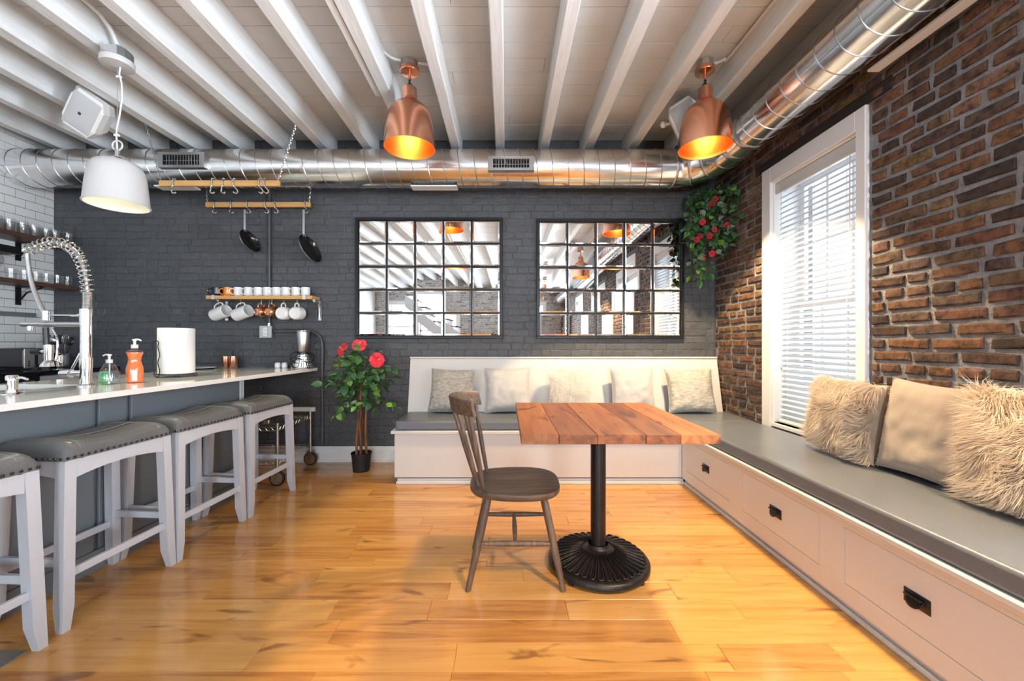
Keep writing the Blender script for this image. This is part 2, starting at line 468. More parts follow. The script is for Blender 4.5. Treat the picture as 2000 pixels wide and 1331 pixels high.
M['lintel'] = mat('dark_stained_lintel', (0.020,0.014,0.013), 0.6, bump=(20,0.4), stretch=(5,0.6,5))
M['conduit_dark'] = mat('charcoal_painted_pipe', (0.075,0.08,0.088), 0.32)
M['label_white'] = mat('white_label', (0.85,0.82,0.80), 0.5)
# ------------------------------------------------------------------ floor
fl = struct('floor', MB().box(XL-0.2, XR+0.2, YF-0.2, YW+0.2, -0.20, -0.013), M['gap'])
ix, iy = 0.0013, 0.010
pm = MB().add([(-.5,-.5,-1),(.5,-.5,-1),(.5,.5,-1),(-.5,.5,-1),
               (-.5,-.5,-.12),(.5,-.5,-.12),(.5,.5,-.12),(-.5,.5,-.12),
               (-.5+ix,-.5+iy,0),(.5-ix,-.5+iy,0),(.5-ix,.5-iy,0),(-.5+ix,.5-iy,0)],
              [(0,1,5,4),(1,2,6,5),(2,3,7,6),(3,0,4,7),(4,5,9,8),(5,6,10,9),(6,7,11,10),(7,4,8,11),(8,9,10,11)]).mesh('plank', M['floor'])
rng = random.Random(11)
rowy, k = 1.394 - 0.13*4, 0
fj = MB()
def plank_row(y0, y1, single):
    x = XL - rng.random()*0.9
    while x < XR:
        L = rng.choice([0.45, 0.62, 0.8, 0.95, 1.1, 1.3, 1.5]) * rng.uniform(0.92, 1.08)
        a, b = max(x, XL), min(x+L, XR)
        if b - a > 0.03:
            if single:
                place('plank', pm, fl, ((a+b)/2, (y0+y1)/2, 0), (0,0,0), (b-a-0.0006, y1-y0-0.0006, 0.012))
            else:
                fj.box(a, b-0.0012, y0, y1-0.0012, -0.012, 0)
        x += L
y = rowy
widths = [0.13]*30
widths[9] = 0.075; widths[16] = 0.085
i = 0
while y < YW - 0.001:
    y1 = min(y + widths[i % 30], YW); i += 1
    plank_row(y, y1, True); y = y1
y = rowy
while y > YF:
    y0 = max(YF, y - 0.13); plank_row(y0, y, False); y = y0
o = obj('plank_run', fj, M['floor_joined'], fl); o['kind'] = 'stuff'

kt = MB().bbox(-.2985, .2985, -.2985, .2985, -.006, 0.0015, b=.0015, seg=1, smooth=False).mesh('floor_tile', mat('grey_kitchen_floor_tile', (0.20,0.19,0.18), 0.35, var=(4,0.15)))
for i in range(3):
    for j in range(4): place('floor_tile', kt, fl, (-1.782-.30-.60*i, 1.49-.30-.60*j, 0))

# ------------------------------------------------------------------ walls
T = 0.3
wb = struct('wall_back', MB().box(XL-T, XR+T, YW, YW+T, -0.2, ZC+0.25), M['dark_mortar'])
m = MB()
segs = sorted(WINDOWS)
ys = [YF-T] + [c for w in segs for c in w] + [YW]
for a, b in zip(ys[0::2], ys[1::2]): m.box(XR, XR+T, a, b, -0.2, ZC+0.25)
for a, b in segs:
    m.box(XR, XR+T, a, b, -0.2, WZ0); m.box(XR, XR+T, a, b, WZ1, ZC+0.25)
wr = struct('wall_right', m, M['mortar'])
m = MB()
xs = [XL-T] + [c for w in sorted(FRONTWIN) for c in w] + [XR]
for a, b in zip(xs[0::2], xs[1::2]): m.box(a, b, YF-T, YF, -0.2, ZC+0.25)
for a, b in FRONTWIN:
    m.box(a, b, YF-T, YF, -0.2, FZ0); m.box(a, b, YF-T, YF, FZ1, ZC+0.25)
wf = struct('wall_front', m, M['white_mortar'])
wl = struct('wall_left', MB().box(XL-T, XL, YF-T, YW, -0.2, ZC+0.25), M['grout'])

# ---- bricks: each a thin weathered block standing proud of the mortar
brng = random.Random(3)
def brick_mesh(name, L, h, d, jit, m):
    a = lambda s: brng.uniform(-jit, jit)*s
    vs = []
    for (dx, dz, yy) in ((0,0,0.004),(0,0,-d*0.55),(0.007,0.006,-d)):
        for sx, sz in ((-1,-1),(1,-1),(1,1),(-1,1)):
            vs.append((sx*(L/2-dx)+a(1), yy + (a(0.5) if yy < 0 else 0), sz*(h/2-dz)+a(0.8)))
    mid = [(a(1), -d*0.55, -h/2+a(1.1)), (a(1), -d, -h/2+0.006+a(0.8)), (a(1), -d, h/2-0.006+a(0.8)), (a(1), -d*0.55, h/2+a(1.1))]
    vs += mid          # 12 lower shoulder, 13 lower face, 14 upper face, 15 upper shoulder
    fs = [(0,1,5,12,4),(1,2,6,5),(2,3,7,15,6),(3,0,4,7),
          (4,12,13,8),(12,5,9,13),(5,6,10,9),(6,15,14,10),(15,7,11,14),(7,4,8,11),(8,13,14,11),(13,9,10,14)]
    return MB().add(vs, fs).mesh(name, m)
def brick_set(m, d, jit, h):
    st = [brick_mesh('brick', 0.196, h, d*brng.uniform(0.7,1.25), jit, m) for _ in range(9)]
    hd = [brick_mesh('brick', 0.094, h, d*brng.uniform(0.7,1.25), jit, m) for _ in range(5)]
    return st, hd
def courses(u0, u1, z0, z1, pitch, joint, holes, seed, h):
    """rows of bricks as (centre u, centre z, length, is_header)"""
    r = random.Random(seed); out = []; k = 0
    z = z0
    while z + pitch <= z1 + 1e-6:
        zc = z + pitch/2
        cuts = [(u0, u1)]
        for (a, b, c, d) in holes:
            if c < zc < d:
                nc = []
                for (p, q) in cuts:
                    if a > p: nc.append((p, min(a, q)))
                    if b < q: nc.append((max(b, p), q))
                cuts = [c2 for c2 in nc if c2[1]-c2[0] > 0.02]
        for (p, q) in cuts:
            u = p + (0 if k % 2 else -0.11)
            head = (k % 6 == 3)
            while u < q - 0.01:
                hd = (r.random() < (0.85 if head else 0.17))
                L = (0.094 if hd else 0.196) * r.uniform(0.93, 1.07)
                a, b = max(u, p+0.004), min(u+L, q-0.004)
                if b - a > 0.025: out.append(((a+b)/2, zc + r.uniform(-0.003, 0.003), b-a, (b-a) < 0.13))
                u += L + joint*r.uniform(0.75, 1.3)
        z += pitch; k += 1
    return out
def rest_mesh(items, sets, to_world, m, parent, name='brick_run'):
    """the bricks past the three hundred picked out, joined into one run"""
    st, hd = sets
    V, F, n = [], [], 0
    cache = {}
    for me in st + hd:
        co = np.empty(len(me.vertices)*3); me.vertices.foreach_get('co', co)
        cache[me.name] = (co.reshape(-1,3), [tuple(p.vertices) for p in me.polygons])
    r = random.Random(5)
    for (u, z, L, h) in items:
        me = r.choice(hd if h else st); co, fs = cache[me.name]
        base = 0.094 if h else 0.196
        c = co*np.array([L/base, 1, 1])
        V.append(to_world(c, u, z)); F += [tuple(i+n for i in f) for f in fs]; n += len(co)
    b = MB(); b.v = [tuple(p) for p in np.concatenate(V)]; b.f = F; b.sm = [False]*len(F)
    o = obj(name, b, m, parent); o['kind'] = 'stuff'
    return o

# right wall: exposed Chicago-style common brick round the window
W1 = WINDOWS[0]
holes = [(a-0.085, b+0.115, -1, WZ1+0.20) for a, b in WINDOWS]
items = courses(YF+0.01, YW-0.012, 0.0, ZC, 0.0655, 0.023, holes, 21, 0.044)
sets = brick_set(M['brick'], 0.012, 0.0050, 0.0455)
def seen(it):
    y, z = it[0], it[1]
    return y > 1.45 and z > 0.50 and z < 2.72 + 0.0*y
front = sorted([it for it in items if seen(it)], key=lambda it: it[0]**2 + (it[1]-1.15)**2)[:300]
fs_ = set(front)
r = random.Random(9)
for (u, z, L, h) in front:
    me = r.choice(sets[1] if h else sets[0])
    place('brick', me, wr, (XR, u, z), (r.uniform(-.012,.012), r.uniform(-.03,.03), -PI/2 + r.uniform(-.02,.02)), (L/(0.094 if h else 0.196), 1, r.uniform(0.92,1.06)))
rest_mesh([it for it in items if it not in fs_], brick_set(M['brick_joined'], 0.012, 0.0050, 0.0455),
          lambda c, u, z: np.stack([XR + c[:,1], u - c[:,0], z + c[:,2]], 1), M['brick_joined'], wr)
# back wall: the same brick under thick charcoal paint
items = courses(XL, XR-0.012, 0.0, ZC, 0.0675, 0.008, [], 31, 0.056)
def seen(it):
    x, z = it[0], it[1]
    if not (1.02 < z < 2.53) or x < -4.1: return False
    if -1.46 < x < -0.02 and 1.19 < z < 2.36: return False
    if 0.28 < x < 2.0 and 1.19 < z < 2.36: return False
    return True
cand = [it for it in items if seen(it)]
cand.sort(key=lambda it: abs(it[0]+0.6)*1.0 + abs(it[1]-1.7)*0.6)
front = cand[:300]; fs_ = set(front)
sets = brick_set(M['dark_brick'], 0.0034, 0.0036, 0.0610)
for (u, z, L, h) in front:
    me = r.choice(sets[1] if h else sets[0])
    place('brick', me, wb, (u, YW, z), (r.uniform(-.02,.02), r.uniform(-.008,.008), r.uniform(-.012,.012)), (L/(0.094 if h else 0.196), 1, 1))
rest_mesh([it for it in items if it not in fs_], brick_set(M['dark_brick_joined'], 0.0034, 0.0036, 0.0610),
          lambda c, u, z: np.stack([u + c[:,0], YW + c[:,1], z + c[:,2]], 1), M['dark_brick_joined'], wb)
# front wall (only met in the mirrors): whitewashed brick
items = courses(XL, XR-0.012, 0.0, ZC, 0.068, 0.018, [(a-0.12, b+0.12, FZ0-0.12, FZ1+0.15) for a, b in FRONTWIN], 41, 0.05)
rest_mesh(items, brick_set(M['white_brick'], 0.010, 0.004, 0.050),
          lambda c, u, z: np.stack([u - c[:,0], YF - c[:,1], z + c[:,2]], 1), M['white_brick'], wf)

# left wall: white tiles in running bond over the kitchen run
tm = MB()
a, bz = 0.012, 0.03
tm.add([(0,-.5,-.5),(0,.5,-.5),(0,.5,.5),(0,-.5,.5),(.7,-.5,-.5),(.7,.5,-.5),(.7,.5,.5),(.7,-.5,.5),(1,-.5+a,-.5+bz),(1,.5-a,-.5+bz),(1,.5-a,.5-bz),(1,-.5+a,.5-bz)],
       [(0,1,5,4),(1,2,6,5),(2,3,7,6),(3,0,4,7),(4,5,9,8),(5,6,10,9),(6,7,11,10),(7,4,8,11),(8,9,10,11)])
tm = tm.mesh('tile', M['tile'])
ti = MB()
z, k = 0.93, 0
while z + 0.0762 < ZC:
    yy = YW - 0.001 + (0.076 if k % 2 else 0)
    while yy > -1.5:
        a, b = max(yy-0.1524, -1.5), min(yy, YW-0.001)
        if b - a > 0.02:
            if a > 2.95 and z < 2.65: place('tile', tm, wl, (XL, (a+b)/2, z+0.0381), (0,0,0), (0.004, b-a-0.0042, 0.0722))
            else: ti.box(XL, XL+0.004, a+0.0015, b-0.0015, z+0.0015, z+0.0747)
        yy -= 0.1524
    z += 0.0762; k += 1
o = obj('tile_run', ti, M['tile'], wl); o['kind'] = 'stuff'
obj('plaster_panel', MB().box(XL, XL+0.006, YF, -1.5, 0, ZC), M['white_wall'], wl)

# ------------------------------------------------------------------ ceiling: boards, joists
ce = struct('ceiling', MB().box(XL-T, XR+T, YF-T, YW+T, ZC+0.018, ZC+0.25), M['ceiling'])
rng = random.Random(5)
y = YW; bj = MB()
while y > YF:
    y0 = max(YF, y - 0.14)
    x = XL - rng.random()*2
    while x < XR:
        L = rng.uniform(2.2, 3.6); a, b = max(x, XL), min(x+L, XR)
        if b - a > 0.05:
            dz = rng.uniform(0, 0.003)
            if y0 > 1.9: obj('board', MB().hexa([(a+.0015,y0+.002,ZC+dz),(b-.0015,y0+.002,ZC+dz),(b-.0015,y-.002,ZC+dz),(a+.0015,y-.002,ZC+dz)],
                                              [(a,y0+.001,ZC+.02),(b,y0+.001,ZC+.02),(b,y-.001,ZC+.02),(a,y-.001,ZC+.02)]), M['ceiling'], ce)
            else: bj.box(a, b-0.002, y0+0.001, y-0.001, ZC+dz, ZC+0.02)
        x += L
    y = y0
o = obj('board_run', bj, M['ceiling'], ce); o['kind'] = 'stuff'
JB = 2.936
JOISTS = [-0.05 + 0.4064*k for k in range(-10, 6)]
for jx in JOISTS:
    w = 0.043 + rng.uniform(-0.003, 0.004)
    jx += rng.uniform(-0.008, 0.008)
    b = MB(); n = 26
    rows = []
    for i in range(n+1):
        yy = YF + (YW - 0.002 - YF)*i/n
        e = lambda s: s*noise.noise(Vector((jx*5, yy*2.3, 0.0)))
        e2 = 0.004*noise.noise(Vector((jx*3+9, yy*3.1, 4.0)))
        rows.append([(jx-w, yy, ZC+0.001), (jx-w+e2, yy, JB+0.010), (jx-w+0.007+e2, yy, JB+e(0.004)), (jx+w-0.007+e(0.006), yy, JB+e(0.004)), (jx+w+e(0.005), yy, JB+0.010), (jx+w, yy, ZC+0.001)])
    vs = [p for rw in rows for p in rw]; fs = []
    for i in range(n):
        for q in range(5):
            fs.append((i*6+q, (i+1)*6+q, (i+1)*6+q+1, i*6+q+1))
    fs.append(tuple(range(5,-1,-1))); fs.append(tuple(n*6+q for q in range(6)))
    b.add(vs, fs)
    obj('joist', b, M['joist'], ce)
    if abs(jx+0.86) < 0.05:      # the sister board nailed beside one joist
        obj('joist', MB().box(jx-w-0.045, jx-w-0.004, YF, 2.9, JB+0.012, ZC+0.001), M['joist'], ce)

# ------------------------------------------------------------------ baseboard and lintel
b = MB(); b.box(-2.75, -0.93, YW-0.022, YW, 0, 0.115); b.hexa([(-2.75,YW-.022,.115),(-0.93,YW-.022,.115),(-0.93,YW,.115),(-2.75,YW,.115)], [(-2.75,YW-.008,.145),(-0.93,YW-.008,.145),(-0.93,YW,.145),(-2.75,YW,.145)])
b.box(-2.75, -0.93, YW-0.034, YW-0.0225, 0, 0.022)
struct('baseboard_back', b, M['trimwhite'])

# ------------------------------------------------------------------ windows
def window(n, y0, y1, full):
    w = bpy.data.objects.new('window_%d' % n, None); COL.objects.link(w); w['kind'] = 'structure'
    X0 = XR - 0.024
    def bd(name, *a): obj(name, MB().bbox(*a, b=0.004, seg=1, smooth=False), M['trimwhite'], w)
    cw = 0.085
    bd('casing', X0, XR+0.005, y0-(cw-0.02 if full else cw+0.015), y0, 0.47, WZ1+0.12)
    bd('casing', X0, XR+0.005, y1+0.0, y1+cw+0.015, 0.47, WZ1+0.12)
    bd('casing', X0, XR+0.005, y0, y1, WZ1, WZ1+0.12)
    if full:    # caulk that ran over the brick edge
        c = MB(); rr = random.Random(2)
        for k in range(40):
            z = 0.55 + k*0.048
            c.ball((XR-0.006, y0-cw+0.024, z+rr.uniform(-.02,.02)), 0.016, 0.5, rr.uniform(0.2, 0.75), rr.uniform(1.2, 3.0), 8, 5)
        obj('caulk', c, M['trimwhite'], w)
    bd('jamb', XR+0.0, XR+0.22, y0-0.02, y0+0.012, WZ0, WZ1)
    bd('jamb', XR+0.0, XR+0.22, y1-0.012, y1+0.02, WZ0, WZ1)
    bd('jamb', XR+0.0, XR+0.22, y0, y1, WZ1-0.012, WZ1+0.02)
    bd('sill', XR-0.012, XR+0.24, y0-0.01, y1+0.01, WZ0-0.03, WZ0)
    zm = 1.42
    for (xa, za, zb) in ((XR+0.16, WZ0, zm+0.02), (XR+0.195, zm-0.02, WZ1-0.012)):
        s = MB(); f = 0.045
        s.box(xa, xa+0.03, y0+0.012, y0+0.012+f, za, zb); s.box(xa, xa+0.03, y1-0.012-f, y1-0.012, za, zb)
        s.box(xa, xa+0.03, y0+0.012+f, y1-0.012-f, za, za+f); s.box(xa, xa+0.03, y0+0.012+f, y1-0.012-f, zb-f, zb)
        sash = obj('sash', s, M['trimwhite'], w)
        a, c = y0+0.012+f, y1-0.012-f
        for q in (1, 2):
            obj('muntin', MB().box(xa+0.004, xa+0.026, a+(c-a)*q/3-0.010, a+(c-a)*q/3+0.010, za+f, zb-f), M['trimwhite'], sash)
        for z in ((za+zb)/2,):
            obj('muntin', MB().box(xa+0.005, xa+0.025, a, c, z-0.010, z+0.010), M['trimwhite'], sash)
        obj('pane', MB().box(xa+0.013, xa+0.017, a-0.01, c+0.01, za+f-0.01, zb-f+0.01), M['pane'], sash)
    return w
for i, (a, b) in enumerate(WINDOWS): window(i+1, a, b, i == 0)
struct('trim_1', MB().box(XR-0.010, XR+0.02, W1[0]-0.20, W1[1]+0.20, WZ1+0.125, WZ1+0.195), M['lintel'])
for i, (a, b) in enumerate(WINDOWS[1:]):
    struct('trim_%d' % (i+2), MB().box(XR-0.010, XR+0.02, a-0.20, b+0.20, WZ1+0.125, WZ1+0.195), M['lintel'])
for i, (a, b) in enumerate(FRONTWIN):
    w = bpy.data.objects.new('window_%d' % (i+5), None); COL.objects.link(w); w['kind'] = 'structure'
    def bd(name, *q): obj(name, MB().box(*q), M['trimwhite'], w)
    bd('casing', a-0.1, a, YF-0.0, YF+0.025, FZ0-0.1, FZ1+0.12); bd('casing', b, b+0.1, YF, YF+0.025, FZ0-0.1, FZ1+0.12)
    bd('casing', a, b, YF, YF+0.025, FZ1, FZ1+0.12); bd('sill', a-0.02, b+0.02, YF-0.2, YF+0.05, FZ0-0.03, FZ0)
    bd('sash_rail', a, b, YF-0.2, YF-0.16, (FZ0+FZ1)/2-0.025, (FZ0+FZ1)/2+0.025)
    bd('sash_rail', a, a+0.05, YF-0.2, YF-0.16, FZ0, FZ1); bd('sash_rail', b-0.05, b, YF-0.2, YF-0.16, FZ0, FZ1)
    obj('pane', MB().box(a, b, YF-0.182, YF-0.178, FZ0, FZ1), M['pane'], w)

# blinds
def slat_mesh(L, name='slat'):
    b = MB(); n = 6; hw = 0.0245; t = 0.0013
    top, bot = [], []
    for i in range(n+1):
        x = -hw + 2*hw*i/n; c = 0.0032*(1-(x/hw)**2)
        top.append((x, c+t)); bot.append((x, c))
    ring = top + bot[::-1]; m_ = len(ring)
    vs = [(x, -L/2, z) for x, z in ring] + [(x, L/2, z) for x, z in ring]
    fs = [(i, (i+1)%m_, m_+(i+1)%m_, m_+i) for i in range(m_)] + [tuple(range(m_-1,-1,-1)), tuple(range(m_, 2*m_))]
    return b.add(vs, fs)
BX = XR + 0.055
def blind(y0, y1, label, single, tilt):
    zt = WZ1 - 0.02; n = 44; zb = WZ0 + 0.035
    t = thing('window_blind', label, 'blind', (BX, (y0+y1)/2, WZ0), 0, None)
    L = y1-y0-0.034
    lo = lambda *a: MB().bbox(*a, b=0.004, seg=1, smooth=False)
    obj('headrail', lo(-0.032, 0.026, -L/2, L/2, WZ1-WZ0-0.075, WZ1-WZ0-0.014), M['white_enamel'], t)
    obj('valance', lo(-0.048, -0.034, -L/2-0.004, L/2+0.004, WZ1-WZ0-0.095, WZ1-WZ0-0.014), M['white_enamel'], t)
    obj('bottom_rail', lo(-0.026, 0.026, -L/2, L/2, 0.003, 0.020), M['white_enamel'], t)
    zs = [0.035 + (WZ1-WZ0-0.12-0.035)*k/(n-1) for k in range(n)]
    if single:
        sm = slat_mesh(L).mesh('slat', M['slat'])
        for z in zs: place('slat', sm, t, (0, 0, z), (0, tilt, 0))
    else:
        b = MB(); rm = Matrix.Rotation(tilt, 4, 'Y')
        q = slat_mesh(L)
        for z in zs: b.add(q.v, q.f, Matrix.Translation((0,0,z)) @ rm)
        o = obj('slat_run', b, M['slat'], t); o['kind'] = 'stuff'
    for yy in (-L*0.36, 0.0, L*0.36):
        for xx in (-0.027, 0.027):
            obj('ladder_cord', MB().tube([(xx, yy, 0.02), (xx, yy, WZ1-WZ0-0.08)], 0.0011, 5), M['white_plastic'], t)
    wd = MB(); wd.tube([(-0.05, -L/2+0.05, WZ1-WZ0-0.10), (-0.055, -L/2+0.052, WZ1-WZ0-0.9)], 0.0035, 6)
    obj('wand', wd, M['white_plastic'], t)
    pc = MB(); pc.tube([(-0.045, L/2-0.06, WZ1-WZ0-0.10), (-0.045, L/2-0.06, 0.45)], 0.0012, 5)
    pc.lathe([(0.002,0.40),(0.007,0.41),(0.007,0.43),(0.002,0.452)], 8, Matrix.Translation((-0.045, L/2-0.06, 0)), True, True, True)
    obj('pull_cord', pc, M['grille'], t)
    return t
blind(*WINDOWS[0], 'white slatted blind in the tall window beside the brick wall', True, R(-38))
for (a, b), lb in zip(WINDOWS[1:], ('white blind in the first side window behind the camera, seen in the right mirror', 'white blind in the middle side window behind the camera, seen in the right mirror', 'white blind in the side window nearest the front wall, seen in the right mirror')):
    blind(a, b, lb, False, R(24))
# ------------------------------------------------------------------ spiral duct
DY, DZ, RA, RBD, DX = 3.60, 2.723, 0.163, 0.140, 1.812
t = thing('spiral_duct', 'galvanised spiral air duct running under the joists and round the corner', 'duct', (0, 0, 0))
bx0, by1, br = 1.50, 3.27, 0.31
run = MB(); run.tube([(XL+0.012+ (bx0-XL)*i/24.0*0.9985, DY, DZ) for i in range(25)], RA, 48, caps=True, up=(0,0,1))
obj('duct_run', run, M['duct'], t)
run2 = MB(); run2.tube([(DX, by1 - (by1-YF-0.05)*i/30.0, DZ) for i in range(31)], RBD, 48, up=(0,0,1))
obj('duct_run', run2, M['duct'], t)
el, rr_ = [], []
for i in range(25):
    a = PI/2*i/24
    el.append((bx0 + (DX-bx0)*math.sin(a), by1 + (DY-by1)*math.cos(a), DZ)); rr_.append(RA + (RBD-RA)*i/24)
obj('elbow', MB().tube(el, rr_, 48, caps=False, up=(0,0,1)), M['duct'], t)
for i in (0, 8, 16, 24):
    p = Vector(el[i]); q = Vector(el[min(24,i+1)]) - Vector(el[max(0,i-1)]); q.normalize()
    c = MB(); c.tube([p-q*0.011, p-q*0.004, p+q*0.004, p+q*0.011], [rr_[i]+0.001, rr_[i]+0.005, rr_[i]+0.005, rr_[i]+0.001], 48, caps=False, up=(0,0,1))
    obj('collar', c, M['seam'], t)
for (yc, rad) in ((by1-0.16, RBD), (by1-0.34, RBD)):
    c = MB(); c.tube([(DX,yc+0.03,DZ),(DX,yc+0.02,DZ),(DX,yc-0.02,DZ),(DX,yc-0.03,DZ)], [rad+0.001, rad+0.005, rad+0.005, rad+0.001], 48, caps=False, up=(0,0,1))
    obj('collar', c, M['seam'], t)
def helix(p0, p1, rad, pitch, seg=28):
    d = Vector(p1)-Vector(p0); L = d.length; d.normalize()
    u = Vector((0,0,1)); w = d.cross(u)
    n = int(L/pitch*seg)
    return [Vector(p0)+d*(L*i/n) + (u*math.cos(2*PI*i/seg)+w*math.sin(2*PI*i/seg))*rad for i in range(n+1)]
obj('seam', MB().tube(helix((XL+0.03,DY,DZ),(bx0-0.02,DY,DZ), RA, 0.135), 0.0042, 6), M['seam'], t)
obj('seam', MB().tube(helix((DX,by1-0.40,DZ),(DX,YF+0.1,DZ), RBD, 0.135), 0.0042, 6), M['seam'], t)
obj('sticker', MB().add([(1.70,3.325,2.612),(1.735,3.325,2.612),(1.735,3.31,2.630),(1.70,3.31,2.630)],[(0,1,2,3)]), M['sticker'], t)
def register(x0, x1, z0, z1, label):
    y = DY - RA
    g = thing('air_register', label, 'vent', ((x0+x1)/2, y, z0), 0, 'air registers on the duct')
    w = (x1-x0)/2; h = z1-z0
    f = MB(); fb = 0.022; sx = w*0.78
    f.box(-w, w, -0.030, 0.06, 0, fb); f.box(-w, w, -0.030, 0.06, h-fb, h); f.box(-w, -sx, -0.030, 0.06, fb, h-fb); f.box(sx, w, -0.030, 0.06, fb, h-fb)
    obj('frame', f, M['seam'], g)
    obj('backing', MB().box(-sx, sx, 0.0, 0.04, fb, h-fb), M['black_metal'], g)
    lm = MB().box(-0.002, 0.002, -0.024, 0.0, fb, h-fb).mesh('louvre', M['steel'])
    n = 13
    for i in range(1, n): place('louvre', lm, g, (-sx+2*sx*i/n, 0, 0), (0, 0, R(6)))
    obj('damper_rail', MB().box(-sx, sx, -0.012, -0.008, h/2-0.002, h/2+0.002), M['steel'], g)
register(-2.98, -2.58, 2.652, 2.784, 'metal register with louvres on the duct above the pot rack')
register(-0.154, 0.243, 2.628, 2.748, 'metal register with louvres on the duct above the two mirrors')
def flange(loc, w, d, rz, label):
    o = obj('register_flange', MB().box(-w/2, w/2, -d/2, d/2, 0, 0.012).box(-w/2+0.02, w/2-0.02, -d/2+0.02, d/2-0.02, 0.012, 0.020), M['trimwhite'])
    o.location = loc; o.rotation_euler = (0, 0, rz); tag(o, label, 'vent', 'white register flanges under the duct')
flange((-0.64, 3.58, 2.5385), 0.41, 0.10, 0, 'white register flange under the duct above the left mirror')
flange((-2.95, 3.58, 2.5385), 0.34, 0.10, 0, 'white register flange under the duct beside the tiled wall')
flange((1.945, 1.80, 2.585), 0.62, 0.06, PI/2, 'long white register flange under the duct along the brick wall')

# ------------------------------------------------------------------ pendants
def point(name, loc, power, color, radius, parent):
    d = bpy.data.lights.new(name, 'POINT'); d.energy = power; d.color = color; d.shadow_soft_size = radius
    o = bpy.data.objects.new(name, d); COL.objects.link(o); o.parent = parent; o.location = loc
    return o
def copper_pendant(x, y, label, power, bulb, group='copper pendants'):
    z0 = 2.508
    t = thing('copper_pendant', label, 'lamp', (x, y, z0), 0, group)
    prof = [(.176,0),(.173,.05),(.168,.10),(.161,.155),(.152,.20),(.138,.245),(.118,.278),(.090,.302),(.064,.318),(.056,.328),(.054,.345),(.052,.385),(.050,.415)]
    obj('shade', MB().lathe(prof + [(.030,.424),(.008,.426)], 48, cap1=True), M['copper'], t)
    inn = [(r-0.004, z) for r, z in prof[:9]] + [(0.045, .312),(0.001,.312)]
    obj('shade_lining', MB().lathe([(.176,0)] + inn, 48), M['copper_in'], t)
    obj('socket', cyl(MB(), 0, 0, 0.235, 0.311, 0.022), M['black_plastic'], t)
    b = MB(); b.lathe([(0.016,0.235),(0.026,0.215),(0.040,0.165),(0.043,0.140),(0.036,0.118),(0.018,0.106),(0.0005,0.103)], 24)
    obj('bulb', b, bulb, t)
    d = bpy.data.lights.new('pendant_light', 'SPOT')          # a reflector bulb: its beam just clears the rim
    d.energy = power; d.color = (1.0, 0.70, 0.385); d.shadow_soft_size = 0.08
    d.spot_size = R(93); d.spot_blend = 0.06
    lo_ = bpy.data.objects.new('pendant_light', d); link(lo_, t); lo_.location = (0, 0, 0.10)
    ch = MB()
    ring = lambda c, rr, ax: [Vector(c) + (Vector((math.cos(a),0,math.sin(a))) if ax else Vector((0,math.cos(a),math.sin(a))))*rr for a in [2*PI*k/14 for k in range(14)]]
    ch.tube(ring((0,0,.438), .016, True), .0035, 6, True); ch.tube(ring((0,0,.464), .014, False), .0035, 6, True)
    obj('hook', ch, M['black_metal'], t)
    obj('stem', MB().lathe([(.009,.474),(.009,.53)], 10, None, True, True, True), M['copper'], t)
    obj('canopy', MB().lathe([(.012,.522),(.062,.527),(.066,.532),(.066,.556),(.062,.560)], 32, None, True, True, True), M['copper'], t)
    obj('ceiling_box', MB().lathe([(.052,.5605),(.054,.565),(.054,.6055)], 8, None, False, True, True), M['steel'], t)
    return t
copper_pendant(-0.672, 2.78, 'copper bell pendant lamp between the joists, above the plant and bench end', COPPER_LAMP_POWER[0], M['bulb'])
copper_pendant(1.39, 2.78, 'copper bell pendant lamp beside the duct and brick wall', COPPER_LAMP_POWER[1], M['bulb'])
copper_pendant(1.39, 0.0, 'copper bell pendant over the window bench behind the camera, seen in the right mirror', COPPER_LAMP_POWER[2], M['bulb'])
copper_pendant(0.30, -3.2, 'distant copper pendant behind the camera, seen tiny in the right mirror, by the front wall', 8, M['bulb_dim'], 'distant copper pendants')
copper_pendant(0.95, -3.2, 'distant copper pendant behind the camera, seen tiny in the right mirror, nearer the windows', 8, M['bulb_dim'], 'distant copper pendants')

WX, WY, WZ = -2.36, 2.42, 1.985
t = thing('white_pendant', 'white enamel bucket pendant lamp hanging over the counter', 'lamp', (WX, WY, WZ))
prof = [(.154,0),(.153,.004),(.149,.05),(.143,.12),(.136,.18),(.128,.218),(.112,.248),(.084,.264),(.05,.271),(.012,.272)]
obj('shade', MB().lathe(prof, 48, cap1=True), M['white_enamel'], t)
obj('shade_lining', MB().lathe([(.154,0)]+[(r-.004, z-.004) for r, z in prof[1:]], 48), M['ceramic'], t)
obj('rim', MB().lathe([(.1535,-.002),(.1565,0),(.1565,.006),(.1535,.008)], 48), M['white_enamel'], t)
obj('socket', cyl(MB(), 0, 0, 0.16, 0.266, 0.025), M['white_plastic'], t)
obj('bulb', MB().ball((0,0,.118), .042, seg=20, rings=12), M['bulb_white'], t)
d = bpy.data.lights.new('pendant_light', 'SPOT'); d.energy = WHITE_LAMP_POWER; d.color = (1.0, 0.93, 0.66); d.shadow_soft_size = 0.05
d.spot_size = R(100); d.spot_blend = 0.25
lo_ = bpy.data.objects.new('pendant_light', d); link(lo_, t); lo_.location = (0, 0, 0.055)
hk = MB(); hk.tube([(-.045,0,.262),(-.045,0,.285),(-.03,0,.296),(0,0,.300),(.03,0,.296),(.045,0,.285),(.045,0,.262)], .007, 8)
hk.lathe([(.012,.295),(.012,.335)], 10, None, True, True, True)
obj('bracket', hk, M['steel'], t)
obj('ring', MB().tube([(0.030*math.cos(2*PI*k/20), 0, 0.364+0.030*math.sin(2*PI*k/20)) for k in range(20)], .005, 6, True), M['white_enamel'], t)
cd = MB(); cd.tube([(0,0,.34),(-.006,0,.42),(-.004,0,.46),(.014,0,.55),(.030,0,.66),(.026,0,.74),(.012,0,.80),(.018,0,.845)], .0045, 8)
